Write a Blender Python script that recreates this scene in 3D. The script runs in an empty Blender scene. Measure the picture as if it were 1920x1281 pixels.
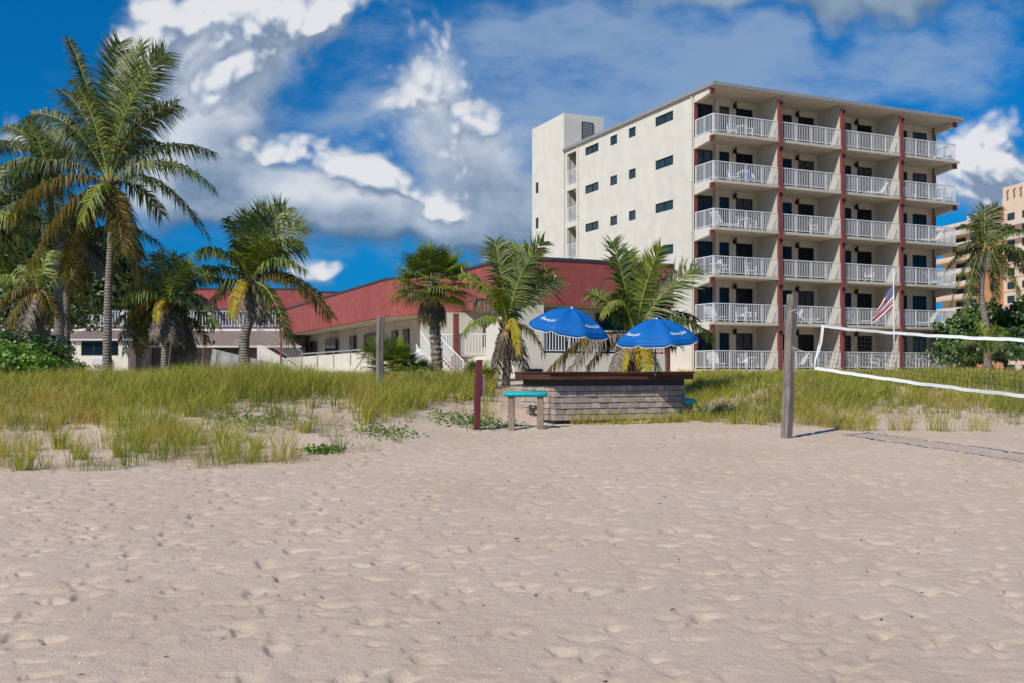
import bpy, math, random
import numpy as np
from mathutils import Vector, Matrix, noise as mnoise
R = math.radians
random.seed(7); rng = np.random.default_rng(7)
SC = bpy.context.scene; COL = SC.collection
F = 1866.7; HZ = 700.0; EYE = 1.5      # focal length in photo pixels, horizon row, eye height

# ------------------------------------------------------------------ camera
cam = bpy.data.cameras.new('camera'); camo = bpy.data.objects.new('camera', cam); COL.objects.link(camo)
cam.lens = 35; cam.sensor_width = 36; cam.clip_end = 9000; cam.clip_start = .1
cam.shift_y = (HZ - 640.5) / 1920
camo.location = (0, 0, EYE); camo.rotation_euler = (R(90), 0, 0)
SC.camera = camo
SC.view_settings.view_transform = 'Standard'; SC.view_settings.look = 'None'
SC.view_settings.exposure = -0.12; SC.view_settings.gamma = 1

# ------------------------------------------------------------------ sun
TRAVEL = Vector((.727, .877, -1.0))
sun = bpy.data.lights.new('sun', 'SUN'); sun.energy = 4.3; sun.angle = R(.5); sun.color = (1, .95, .86)
suno = bpy.data.objects.new('sun', sun); COL.objects.link(suno)
suno.rotation_euler = TRAVEL.to_track_quat('-Z', 'Y').to_euler(); suno.location = (-20, -20, 30)

# ------------------------------------------------------------------ sky with clouds
W = bpy.data.worlds.new('World'); SC.world = W; W.use_nodes = True; W.cycles.sampling_method = 'MANUAL'; W.cycles.sample_map_resolution = 512
nt = W.node_tree; nt.nodes.clear()
def wn(tree, typ, **kw):
    n = tree.nodes.new(typ)
    for k, v in kw.items(): setattr(n, k, v)
    return n
def plug(tree, sock, val):
    if hasattr(val, 'is_output') or isinstance(val, bpy.types.NodeSocket): tree.links.new(val, sock)
    else: sock.default_value = val
def mth(tree, op, a, b=None, c=None, clamp=False):
    n = tree.nodes.new('ShaderNodeMath'); n.operation = op; n.use_clamp = clamp
    plug(tree, n.inputs[0], a)
    if b is not None: plug(tree, n.inputs[1], b)
    if c is not None: plug(tree, n.inputs[2], c)
    return n.outputs[0]
def sstep(tree, x, a, b, lo=0., hi=1.):
    n = tree.nodes.new('ShaderNodeMapRange'); n.interpolation_type = 'SMOOTHSTEP'
    plug(tree, n.inputs['Value'], x)
    for k, v in zip(('From Min', 'From Max', 'To Min', 'To Max'), (a, b, lo, hi)): n.inputs[k].default_value = v
    return n.outputs[0]
def mixc(tree, f, a, b, mode='MIX'):
    n = tree.nodes.new('ShaderNodeMix'); n.data_type = 'RGBA'; n.blend_type = mode
    plug(tree, n.inputs[0], f); plug(tree, n.inputs[6], a); plug(tree, n.inputs[7], b)
    return n.outputs[2]
def c4(c): return (c[0], c[1], c[2], 1)
# cloud masses of the sky, by direction: azimuth tangent, elevation tangent, their spreads, weight
BR = [(320,100,95,80,1),(410,60,100,70,1),(505,45,115,60,.95),(600,5,70,40,.8),(400,140,90,55,.8),(300,165,70,60,.6),(330,250,90,70,.42),(545,285,60,30,.85),(500,310,50,30,.45),(655,330,52,44,.95),(705,362,38,30,.6),(790,388,68,40,1.0),
      (825,405,34,26,.6),(1862,280,70,55,1),(1910,320,60,75,1),(1835,345,50,44,.85),(1880,380,60,50,.6),(35,245,30,28,.95),(625,530,38,24,.9),(905,485,30,38,.7),(780,80,70,60,.66),(850,140,60,80,.66),(760,190,60,70,.62),(870,240,50,70,.55),(800,290,70,60,.42),(548,510,28,26,.8),(640,270,50,30,.3),
      (-500,120,200,90,1),(2350,180,150,90,1),(2700,240,160,80,1),(-1500,100,300,90,1),(3700,60,400,120,1)]
GR = [(375,210,110,110,.95),(350,300,105,90,.95),(470,390,170,55,1.1),(690,435,230,36,1.15),(590,365,100,42,.85),(825,190,85,140,.72),(850,350,120,100,.9),(965,440,70,70,.7),(1450,-14,300,36,1.2),(1860,370,120,60,.95),(440,70,150,70,.65),(1690,-20,120,26,.7),
      (-600,260,260,110,1),(2500,300,260,110,1),(-1500,200,400,120,1),(3600,100,500,150,1),(900,-800,600,200,1)]
HZ_ = [(610,190,130,50,.6),(1000,230,110,160,.75),(1300,120,300,65,.95),(1560,110,220,60,.9),(1180,190,180,60,.65),(900,60,230,70,.7),(1850,50,120,40,.7),(1060,90,120,60,.8),(560,470,300,50,.4),(250,180,90,90,.35),(1060,400,120,130,.55),(1750,170,120,60,.5),(700,250,60,120,.5)]
def cloud_group(name, blobs, kind):
    g = bpy.data.node_groups.new(name, 'ShaderNodeTree')
    g.interface.new_socket('P', in_out='INPUT', socket_type='NodeSocketVector')
    g.interface.new_socket('D', in_out='OUTPUT', socket_type='NodeSocketFloat')
    gi = g.nodes.new('NodeGroupInput'); go = g.nodes.new('NodeGroupOutput')
    wr = wn(g, 'ShaderNodeTexNoise', noise_dimensions='2D'); wr.inputs['Scale'].default_value = 7; wr.inputs['Detail'].default_value = 3
    g.links.new(gi.outputs[0], wr.inputs['Vector'])
    vs = wn(g, 'ShaderNodeVectorMath', operation='MULTIPLY_ADD')
    g.links.new(wr.outputs['Color'], vs.inputs[0]); k = {'b':.075,'g':.13,'h':.16}[kind]; vs.inputs[1].default_value = (k, k, 0)
    vs.inputs[2].default_value = (-k/2, -k/2, 0)
    ad = wn(g, 'ShaderNodeVectorMath', operation='ADD'); g.links.new(vs.outputs[0], ad.inputs[0]); g.links.new(gi.outputs[0], ad.inputs[1])
    tot = None
    for (x, y, rx, ry, w) in blobs:
        s = wn(g, 'ShaderNodeVectorMath', operation='SUBTRACT'); g.links.new(ad.outputs[0], s.inputs[0])
        s.inputs[1].default_value = ((x-960)/F, (HZ-y)/F, 0)
        d = wn(g, 'ShaderNodeVectorMath', operation='DIVIDE'); g.links.new(s.outputs[0], d.inputs[0]); d.inputs[1].default_value = (rx/F, ry/F, 1)
        q = wn(g, 'ShaderNodeVectorMath', operation='DOT_PRODUCT'); g.links.new(d.outputs[0], q.inputs[0]); g.links.new(d.outputs[0], q.inputs[1])
        e = mth(g, 'MULTIPLY', mth(g, 'EXPONENT', mth(g, 'MULTIPLY', q.outputs['Value'], -.8)), w)
        tot = e if tot is None else mth(g, 'ADD', tot, e)
    tot = mth(g, 'MINIMUM', tot, 1.2)
    n1 = wn(g, 'ShaderNodeTexNoise', noise_dimensions='2D'); n1.inputs['Detail'].default_value = 8; n1.inputs['Roughness'].default_value = {'b':.58,'g':.6,'h':.66}[kind]
    n1.inputs['Scale'].default_value = {'b':16,'g':9,'h':8}[kind]
    st = wn(g, 'ShaderNodeMapping'); g.links.new(gi.outputs[0], st.inputs[0]); st.inputs['Scale'].default_value = {'b':(1,1.1,1),'g':(1,1.3,1),'h':(.8,1.9,1)}[kind]; st.inputs['Rotation'].default_value = (0,0,0 if kind != 'h' else .35)
    g.links.new(st.outputs[0], n1.inputs['Vector'])
    v = mth(g, 'MULTIPLY_ADD', n1.outputs['Fac'], {'b':1.1,'g':1.5,'h':2.6}[kind], {'b':-.55,'g':-.75,'h':-1.3}[kind])
    if kind == 'b':
        for sc, am in ((13, .60), (31, .42), (72, .26)):
            vo = wn(g, 'ShaderNodeTexVoronoi', feature='SMOOTH_F1', voronoi_dimensions='2D'); vo.inputs['Scale'].default_value = sc; vo.inputs['Smoothness'].default_value = .35; g.links.new(ad.outputs[0], vo.inputs['Vector'])
            v = mth(g, 'ADD', v, mth(g, 'MULTIPLY_ADD', vo.outputs['Distance'], -am*1.6, am*.62))
    g.links.new(mth(g, 'ADD', tot, mth(g, 'MULTIPLY', v, sstep(g, tot, .02, .4))), go.inputs[0])
    return g
tc = wn(nt, 'ShaderNodeTexCoord'); sx = wn(nt, 'ShaderNodeSeparateXYZ'); nt.links.new(tc.outputs['Generated'], sx.inputs[0])
yy = mth(nt, 'MAXIMUM', mth(nt, 'ABSOLUTE', sx.outputs[1]), .12)
U = mth(nt, 'DIVIDE', sx.outputs[0], yy); V = mth(nt, 'DIVIDE', sx.outputs[2], yy)
pc = wn(nt, 'ShaderNodeCombineXYZ'); nt.links.new(U, pc.inputs[0]); nt.links.new(V, pc.inputs[1])
def ev(g, off=None):
    n = wn(nt, 'ShaderNodeGroup', node_tree=g)
    if off:
        o_ = wn(nt, 'ShaderNodeVectorMath', operation='ADD'); nt.links.new(pc.outputs[0], o_.inputs[0]); o_.inputs[1].default_value = off; nt.links.new(o_.outputs[0], n.inputs[0])
    else: nt.links.new(pc.outputs[0], n.inputs[0])
    return n.outputs[0]
gB = cloud_group('cloud_puffs', BR, 'b'); gG = cloud_group('cloud_bank', GR, 'g'); gH = cloud_group('cloud_veil', HZ_, 'h')
B0 = ev(gB); B1 = ev(gB, (-.006, .011, 0)); B2 = ev(gB, (-.02, .035, 0)); G0 = ev(gG); G1 = ev(gG, (-.015, .035, 0)); H0 = ev(gH)
def ramp(x, stops):
    r = wn(nt, 'ShaderNodeValToRGB'); nt.links.new(x, r.inputs[0]); el = r.color_ramp.elements
    el[0].position, el[0].color = stops[0][0], c4(stops[0][1]); el[1].position, el[1].color = stops[-1][0], c4(stops[-1][1])
    for p_, c_ in stops[1:-1]: e = el.new(p_); e.color = c4(c_)
    return r.outputs[0]
aB = sstep(nt, B0, .2, 1.15); aG = mth(nt, 'MULTIPLY', sstep(nt, G0, .10, .95), .97); aH = mth(nt, 'MULTIPLY', sstep(nt, H0, .1, 1.5), .62)
litB = mth(nt, 'ADD', mth(nt, 'MULTIPLY', mth(nt, 'SUBTRACT', B0, B1), 1.5), mth(nt, 'MULTIPLY_ADD', mth(nt, 'SUBTRACT', B0, B2), .75, .34), clamp=True)
cB = ramp(litB, [(0,(.24,.33,.48)),(.35,(.40,.49,.63)),(.6,(.60,.67,.79)),(.82,(.74,.79,.87)),(1,(.86,.88,.92))])
litG = mth(nt, 'ADD', mth(nt, 'MULTIPLY_ADD', mth(nt, 'SUBTRACT', G0, G1), .6, .50), mth(nt, 'MULTIPLY', mth(nt, 'SUBTRACT', V, .20), 2.0))
litG = mth(nt, 'MULTIPLY', litG, mth(nt, 'SUBTRACT', 1.0, mth(nt, 'MULTIPLY', sstep(nt, V, .33, .385), mth(nt, 'MULTIPLY', sstep(nt, U, .02, .12), .75))), clamp=True)
cG = ramp(litG, [(0,(.11,.19,.31)),(.3,(.22,.33,.48)),(.55,(.40,.50,.65)),(.8,(.60,.68,.80)),(1,(.78,.83,.91))])
sky = wn(nt, 'ShaderNodeTexSky', sky_type='NISHITA', sun_disc=False); sky.sun_elevation = R(41.3); sky.sun_rotation = R(219.7)
sky.air_density = 1.0; sky.dust_density = .3; sky.ozone_density = 3
bg = wn(nt, 'ShaderNodeBackground'); bg.inputs[1].default_value = .1
def emit(col, st):
    b_ = wn(nt, 'ShaderNodeBackground'); nt.links.new(col, b_.inputs[0]) if hasattr(col, 'node') else None
    if isinstance(col, tuple): b_.inputs[0].default_value = c4(col)
    b_.inputs[1].default_value = st; return b_.outputs[0]
tint = ramp(V, [(0,(.02,.30,.80)),(.12,(.015,.46,.90)),(.36,(.012,.60,1.05)),(1,(.012,.62,1.1))])
nt.links.new(mixc(nt, 1.0, sky.outputs[0], tint, 'MULTIPLY'), bg.inputs[0])
def over(a_, base, top):
    m_ = wn(nt, 'ShaderNodeMixShader'); nt.links.new(a_, m_.inputs[0]); nt.links.new(base, m_.inputs[1]); nt.links.new(top, m_.inputs[2]); return m_.outputs[0]
full = over(aH, bg.outputs[0], emit((.42,.55,.74), .9)); full = over(aG, full, emit(cG, .92)); full = over(aB, full, emit(cB, .95))
wo = wn(nt, 'ShaderNodeOutputWorld'); nt.links.new(full, wo.inputs[0])

# ------------------------------------------------------------------ helpers
def X(px, Y): return (px-960)/F*Y
def Z(py, Y): return EYE+(HZ-py)/F*Y
def P(px, py, Y): return Vector((X(px, Y), Y, Z(py, Y)))
def tag(o, label=None, cat=None, group=None, kind=None):
    if label: o['label'] = label
    if cat: o['category'] = cat
    if group: o['group'] = group
    if kind: o['kind'] = kind
    return o
def empty(name, loc=(0,0,0), rz=0, label=None, cat=None, group=None):
    o = bpy.data.objects.new(name, None); COL.objects.link(o); o.location = loc; o.rotation_euler = (0,0,rz); o.empty_display_size = .2
    return tag(o, label, cat, group)
class MB:
    def __init__(s): s.v = []; s.f = []; s.m = []
    def face(s, pts, m=0):
        b = len(s.v); s.v += [tuple(p) for p in pts]; s.f.append(tuple(range(b, b+len(pts)))); s.m.append(m)
    def box(s, x0, x1, y0, y1, z0, z1, m=0):
        b = len(s.v)
        s.v += [(x0,y0,z0),(x1,y0,z0),(x1,y1,z0),(x0,y1,z0),(x0,y0,z1),(x1,y0,z1),(x1,y1,z1),(x0,y1,z1)]
        for q in ((3,2,1,0),(4,5,6,7),(0,1,5,4),(1,2,6,5),(2,3,7,6),(3,0,4,7)): s.f.append(tuple(b+i for i in q)); s.m.append(m)
        return s
    def hexa(s, lo, hi, m=0):          # lo, hi: 4 points each, same winding
        b = len(s.v); s.v += [tuple(p) for p in lo]+[tuple(p) for p in hi]
        for q in ((3,2,1,0),(4,5,6,7),(0,1,5,4),(1,2,6,5),(2,3,7,6),(3,0,4,7)): s.f.append(tuple(b+i for i in q)); s.m.append(m)
    def tube(s, pts, rad, n=8, m=0, cap=True):
        pts = [Vector(p) for p in pts]; k = len(pts); b = len(s.v)
        if not hasattr(rad, '__len__'): rad = [rad]*k
        up = None
        for i, p in enumerate(pts):
            t = (pts[min(i+1,k-1)]-pts[max(i-1,0)])
            t = t.normalized() if t.length > 1e-9 else Vector((0,0,1))
            if up is None: up = t.orthogonal().normalized()
            up = (up-t*up.dot(t)); up = up.normalized() if up.length > 1e-6 else t.orthogonal().normalized()
            sd = t.cross(up)
            for j in range(n):
                a = 2*math.pi*j/n; s.v.append(tuple(p+(up*math.cos(a)+sd*math.sin(a))*rad[i]))
        for i in range(k-1):
            for j in range(n):
                j2 = (j+1) % n; s.f.append((b+i*n+j, b+i*n+j2, b+(i+1)*n+j2, b+(i+1)*n+j)); s.m.append(m)
        if cap:
            s.f.append(tuple(b+j for j in reversed(range(n)))); s.m.append(m)
            s.f.append(tuple(b+(k-1)*n+j for j in range(n))); s.m.append(m)
    def ball(s, c, r, seg=10, rings=7, m=0):
        if not hasattr(r, '__len__'): r = (r, r, r)
        b = len(s.v); c = Vector(c)
        for i in range(rings+1):
            th = math.pi*i/rings
            for j in range(seg):
                a = 2*math.pi*j/seg
                s.v.append((c.x+r[0]*math.sin(th)*math.cos(a), c.y+r[1]*math.sin(th)*math.sin(a), c.z+r[2]*math.cos(th)))
        for i in range(rings):
            for j in range(seg):
                j2 = (j+1) % seg; s.f.append((b+i*seg+j, b+(i+1)*seg+j, b+(i+1)*seg+j2, b+i*seg+j2)); s.m.append(m)
    def build(s, name, mats, parent=None, smooth=False, bevel=0, **t):
        me = bpy.data.meshes.new(name); me.from_pydata(s.v, [], s.f)
        if not isinstance(mats, (list, tuple)): mats = [mats]
        for m in mats: me.materials.append(m)
        if len(mats) > 1: me.polygons.foreach_set('material_index', s.m)
        if smooth: me.polygons.foreach_set('use_smooth', [True]*len(s.f))
        me.update()
        o = bpy.data.objects.new(name, me); COL.objects.link(o)
        if parent: o.parent = parent
        if bevel:
            b = o.modifiers.new('bevel', 'BEVEL'); b.width = bevel; b.segments = 2; b.limit_method = 'ANGLE'
        if t: tag(o, **t)
        return o
def np_mesh(name, verts, faces, mats, parent=None, smooth=False):   # faces: (n,k) array
    me = bpy.data.meshes.new(name); n, k = faces.shape
    me.vertices.add(len(verts)); me.vertices.foreach_set('co', np.asarray(verts, np.float32).ravel())
    me.loops.add(n*k); me.loops.foreach_set('vertex_index', faces.astype(np.int32).ravel())
    me.polygons.add(n); me.polygons.foreach_set('loop_start', np.arange(0, n*k, k, dtype=np.int32)); me.polygons.foreach_set('loop_total', np.full(n, k, np.int32))
    if smooth: me.polygons.foreach_set('use_smooth', np.ones(n, bool))
    if not isinstance(mats, (list, tuple)): mats = [mats]
    for m in mats: me.materials.append(m)
    me.update(calc_edges=True); me.validate()
    o = bpy.data.objects.new(name, me); COL.objects.link(o)
    if parent: o.parent = parent
    return o
def copy_tree(o, parent=None):
    c = o.copy(); COL.objects.link(c)
    if parent: c.parent = parent
    for ch in list(o.children): copy_tree(ch, c)
    return c
def on_line(px, o, e):     # distance along e from o (x,y) where the sight line of photo column px crosses
    k = (px-960)/F
    return (k*o[1]-o[0])/(e[0]-k*e[1])

# ------------------------------------------------------------------ materials
def mat(name, col, rough=.8, var=.12, scale=6, bump=0, bscale=None, metal=0, spec=.3, dirt=0, dirtcol=(.2,.16,.12), streak=0, world=False):
    m = bpy.data.materials.new(name); m.use_nodes = True; t = m.node_tree; bs = t.nodes['Principled BSDF']
    bs.inputs['Roughness'].default_value = rough; bs.inputs['Metallic'].default_value = metal; bs.inputs['Specular IOR Level'].default_value = spec
    co = t.nodes.new('ShaderNodeTexCoord'); src = co.outputs['Object']
    n = t.nodes.new('ShaderNodeTexNoise'); n.inputs['Scale'].default_value = scale; n.inputs['Detail'].default_value = 6; t.links.new(src, n.inputs['Vector'])
    f = sstep(t, n.outputs[0], .25, .75)
    c = mixc(t, f, c4([x*(1-var) for x in col]), c4([min(1, x*(1+var)) for x in col]))
    if dirt:
        n2 = t.nodes.new('ShaderNodeTexNoise'); n2.inputs['Scale'].default_value = scale*.35; n2.inputs['Detail'].default_value = 8
        mp = t.nodes.new('ShaderNodeMapping'); t.links.new(src, mp.inputs[0]); mp.inputs['Scale'].default_value = (1, 1, .18 if streak else 1)
        t.links.new(mp.outputs[0], n2.inputs['Vector'])
        c = mixc(t, mth(t, 'MULTIPLY', sstep(t, n2.outputs[0], .45, .8), dirt), c, c4(dirtcol))
    t.links.new(c, bs.inputs['Base Color'])
    if bump:
        n3 = t.nodes.new('ShaderNodeTexNoise'); n3.inputs['Scale'].default_value = bscale or scale*5; n3.inputs['Detail'].default_value = 5; t.links.new(src, n3.inputs['Vector'])
        b = t.nodes.new('ShaderNodeBump'); b.inputs['Strength'].default_value = bump; b.inputs['Distance'].default_value = .02
        t.links.new(n3.outputs[0], b.inputs['Height']); t.links.new(b.outputs[0], bs.inputs['Normal'])
    return m
def leafmat(name, c1, c2, c3=None, trans=.35, rough=.45, gloss=.12, patch=None):
    m = bpy.data.materials.new(name); m.use_nodes = True; t = m.node_tree; t.nodes.clear()
    g = t.nodes.new('ShaderNodeNewGeometry'); r = t.nodes.new('ShaderNodeValToRGB'); t.links.new(g.outputs['Random Per Island'], r.inputs[0])
    el = r.color_ramp.elements; el[0].color = c4(c1); el[0].position = 0; el[1].color = c4(c2); el[1].position = .75 if c3 else 1
    if c3: e = el.new(1); e.color = c4(c3)
    rc = r.outputs[0]
    if patch:
        co = t.nodes.new('ShaderNodeTexCoord'); pn = t.nodes.new('ShaderNodeTexNoise'); pn.inputs['Scale'].default_value = .55; pn.inputs['Detail'].default_value = 4; t.links.new(co.outputs['Object'], pn.inputs['Vector'])
        rc = mixc(t, mth(t, 'MULTIPLY', sstep(t, pn.outputs[0], .48, .66), .8), rc, c4(patch))
    d = t.nodes.new('ShaderNodeBsdfDiffuse'); tr = t.nodes.new('ShaderNodeBsdfTranslucent'); gl = t.nodes.new('ShaderNodeBsdfGlossy'); gl.inputs['Roughness'].default_value = .55
    t.links.new(rc, d.inputs[0])
    tc_ = mixc(t, 1.0, rc, (1.25, 1.35, .6, 1), 'MULTIPLY'); t.links.new(tc_, tr.inputs[0])
    m1 = t.nodes.new('ShaderNodeMixShader'); m1.inputs[0].default_value = trans; t.links.new(d.outputs[0], m1.inputs[1]); t.links.new(tr.outputs[0], m1.inputs[2])
    m2 = t.nodes.new('ShaderNodeMixShader'); m2.inputs[0].default_value = gloss*.12; t.links.new(m1.outputs[0], m2.inputs[1]); t.links.new(gl.outputs[0], m2.inputs[2])
    o = t.nodes.new('ShaderNodeOutputMaterial'); t.links.new(m2.outputs[0], o.inputs[0])
    return m
M = {}
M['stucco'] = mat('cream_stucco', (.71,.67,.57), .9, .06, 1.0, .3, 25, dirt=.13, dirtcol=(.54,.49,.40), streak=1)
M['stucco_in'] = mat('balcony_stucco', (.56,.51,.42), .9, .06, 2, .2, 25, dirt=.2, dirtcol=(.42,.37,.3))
M['white'] = mat('white_paint', (.72,.73,.74), .45, .05, 4)
M['redtrim'] = mat('brick_red_trim', (.22,.066,.058), .75, .1, 5)
M['redwall'] = mat('red_fascia_stucco', (.34,.085,.075), .85, .14, 2.2, .3, 30, dirt=.5, dirtcol=(.22,.065,.055), streak=1)
M['roofgrey'] = mat('roof_metal_edge', (.30,.30,.29), .6, .1, 5)
M['navy'] = mat('dark_coping', (.05,.06,.09), .5, .15, 5)
M['frame'] = mat('dark_window_frame', (.025,.03,.035), .4, .1, 5)
M['glass'] = mat('dark_glass', (.008,.012,.018), .12, .5, 1.2, spec=.28)
M['glassblue'] = mat('window_glass', (.03,.05,.055), .1, .3, 2, spec=.5)
M['curtain'] = mat('pale_curtain_glass', (.22,.26,.30), .3, .25, 9, spec=.6)
M['blackmetal'] = mat('black_metal', (.015,.014,.014), .5)
M['curtain_dim'] = mat('dim_curtain_glass', (.06,.07,.08), .18, .5, 5, spec=.35)
M['plastic'] = mat('white_plastic', (.7,.7,.7), .4, .03)
M['bluecloth'] = mat('blue_towel', (.03,.15,.5), .9, .1, 9)
M['canopy'] = mat('blue_canopy', (.003,.125,.42), .62, .07, 3, .15, 8)
M['canopyedge'] = mat('white_edging', (.72,.74,.76), .7)
M['grey_pole'] = mat('grey_pole', (.22,.2,.18), .5)
M['turq'] = mat('turquoise_plastic', (.012,.40,.46), .5, .12, 7, .1, dirt=.25, dirtcol=(.05,.25,.27))
M['maroon'] = mat('maroon_paint', (.13,.03,.035), .6, .15, 9, .2, dirt=.2, dirtcol=(.07,.03,.03))
M['shingle'] = mat('brown_shingle', (.22,.165,.14), .95, .25, 9, .4, 20)
M['conc'] = mat('concrete', (.45,.42,.38), .9, .12, 3, .3, 20)
M['shade_rock'] = mat('rough_grey_shade_render', (.26,.25,.25), .95, .35, 1.1, .6, 6)  # the rear wall's shade and dappled shadow are put into this mottled grey
M['peach'] = mat('peach_stucco', (.74,.56,.41), .9, .05, .3)
M['orangebrick'] = mat('orange_brick', (.50,.25,.12), .9, .12, .6)
M['peachwhite'] = mat('pale_slab_paint', (.70,.60,.48), .8, .05, 1)
M['relief'] = mat('bronze_relief', (.22,.12,.07), .7)
M['g_palm'] = leafmat('palm_green', (.04,.075,.01), (.17,.225,.025), (.36,.33,.04), gloss=.5)
M['g_dark'] = leafmat('palm_dark_green', (.016,.036,.007), (.09,.13,.018), (.22,.21,.035), gloss=.5)
M['g_lime'] = leafmat('palm_lime_green', (.09,.15,.012), (.29,.34,.026), (.50,.45,.035), gloss=.4)
M['g_yel'] = leafmat('palm_yellow', (.36,.27,.015), (.55,.42,.025), (.35,.22,.05))
M['g_oliv'] = leafmat('palm_olive_brown', (.085,.075,.016), (.22,.17,.035), (.30,.18,.07))
M['g_dead'] = leafmat('palm_dead', (.13,.10,.075), (.26,.21,.17), (.35,.30,.25), trans=.15)
M['rachis'] = mat('palm_rachis', (.30,.30,.07), .6, .2, 6)
M['rachis_b'] = mat('palm_rachis_brown', (.28,.19,.10), .7, .2, 6)
M['boot'] = mat('palm_boot', (.20,.12,.065), .9, .4, 12, .5)
M['coco'] = mat('coconut_husk', (.36,.20,.05), .6, .3, 8)
M['bush'] = leafmat('bush_bright_leaves', (.07,.16,.01), (.20,.36,.015), (.34,.46,.04), gloss=.6)
M['bush_d'] = leafmat('bush_dark_leaves', (.022,.055,.011), (.07,.14,.02), (.13,.19,.035), gloss=.6)
M['bush_m'] = leafmat('hedge_leaves', (.03,.085,.012), (.10,.20,.025), (.18,.27,.05), gloss=.6)
M['bush_s'] = leafmat('bush_silver_leaves', (.09,.13,.10), (.20,.26,.22), (.28,.33,.28), trans=.15)
M['bush_o'] = leafmat('bush_rusty_leaves', (.14,.09,.02), (.26,.17,.04), (.12,.12,.03))
M['grass'] = leafmat('dune_grass_blades', (.18,.22,.032), (.52,.48,.085), (.72,.60,.21), trans=.4, patch=(.52,.38,.12))
M['grass_g'] = leafmat('green_grass_blades', (.09,.14,.025), (.26,.30,.05), (.45,.40,.11), trans=.35, patch=(.30,.27,.08))
M['straw'] = leafmat('dry_straw', (.30,.23,.12), (.46,.37,.22), (.55,.47,.30), trans=.2)
M['vine'] = leafmat('vine_leaves', (.05,.14,.014), (.15,.29,.03), trans=.3)
M['cord'] = mat('dark_cord', (.035,.033,.03), .8)
M['rope'] = mat('pale_rope', (.5,.45,.36), .9, .1, 30)
M['tape'] = mat('white_net_tape', (.74,.75,.75), .6, .06, 8, .2, 30)
M['flagred'] = mat('flag_red', (.34,.012,.025), .7, .05); M['flagwhite'] = mat('flag_white', (.75,.72,.72), .7, .03); M['flagblue'] = mat('flag_blue', (.015,.03,.15), .7, .05)
def woodmat(name, c1, c2, vert=True):
    m = bpy.data.materials.new(name); m.use_nodes = True; t = m.node_tree; bs = t.nodes['Principled BSDF']; bs.inputs['Roughness'].default_value = .9; bs.inputs['Specular IOR Level'].default_value = .15
    co = t.nodes.new('ShaderNodeTexCoord'); mp = t.nodes.new('ShaderNodeMapping'); t.links.new(co.outputs['Object'], mp.inputs[0])
    mp.inputs['Scale'].default_value = (14, 14, .8) if vert else (.8, 14, 14)
    n = t.nodes.new('ShaderNodeTexNoise'); n.inputs['Scale'].default_value = 1.6; n.inputs['Detail'].default_value = 9; n.inputs['Roughness'].default_value = .65; t.links.new(mp.outputs[0], n.inputs['Vector'])
    c = mixc(t, sstep(t, n.outputs[0], .32, .7), c4(c1), c4(c2))
    n2 = t.nodes.new('ShaderNodeTexNoise'); n2.inputs['Scale'].default_value = 2.2; n2.inputs['Detail'].default_value = 5; t.links.new(co.outputs['Object'], n2.inputs['Vector'])
    c = mixc(t, mth(t, 'MULTIPLY', sstep(t, n2.outputs[0], .5, .75), .5), c, c4([x*.5 for x in c1]))
    t.links.new(c, bs.inputs['Base Color'])
    b = t.nodes.new('ShaderNodeBump'); b.inputs['Strength'].default_value = .7; b.inputs['Distance'].default_value = .01; t.links.new(n.outputs[0], b.inputs['Height']); t.links.new(b.outputs[0], bs.inputs['Normal'])
    return m
M['greywood'] = woodmat('weathered_grey_wood', (.13,.10,.085), (.33,.29,.26))
M['capwood'] = woodmat('brown_cap_wood', (.06,.027,.02), (.15,.07,.05), False)
M['leg'] = woodmat('bleached_post_wood', (.19,.14,.10), (.38,.30,.24))
def trunkmat(name, c1, c2, rs):
    m = bpy.data.materials.new(name); m.use_nodes = True; t = m.node_tree; bs = t.nodes['Principled BSDF']; bs.inputs['Roughness'].default_value = .95; bs.inputs['Specular IOR Level'].default_value = .1
    co = t.nodes.new('ShaderNodeTexCoord'); w = t.nodes.new('ShaderNodeTexWave'); w.bands_direction = 'Z'; w.inputs['Scale'].default_value = rs; w.inputs['Distortion'].default_value = 2.5; w.inputs['Detail'].default_value = 3; w.inputs['Detail Scale'].default_value = 2
    t.links.new(co.outputs['Object'], w.inputs[0])
    n = t.nodes.new('ShaderNodeTexNoise'); n.inputs['Scale'].default_value = 7; n.inputs['Detail'].default_value = 8; t.links.new(co.outputs['Object'], n.inputs['Vector'])
    c = mixc(t, mth(t, 'MULTIPLY_ADD', w.outputs[1], .45, mth(t, 'MULTIPLY', sstep(t, n.outputs[0], .3, .7), .55)), c4(c1), c4(c2))
    t.links.new(c, bs.inputs['Base Color'])
    b = t.nodes.new('ShaderNodeBump'); b.inputs['Strength'].default_value = .8; b.inputs['Distance'].default_value = .03; t.links.new(w.outputs[1], b.inputs['Height']); t.links.new(b.outputs[0], bs.inputs['Normal'])
    return m
M['trunk'] = trunkmat('palm_trunk', (.13,.105,.085), (.34,.30,.26), 3.2)
M['ftrunk'] = trunkmat('fan_palm_trunk', (.10,.08,.065), (.36,.31,.26), 1.6)
M['stem'] = mat('bush_stem', (.09,.06,.04), .9)

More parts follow.
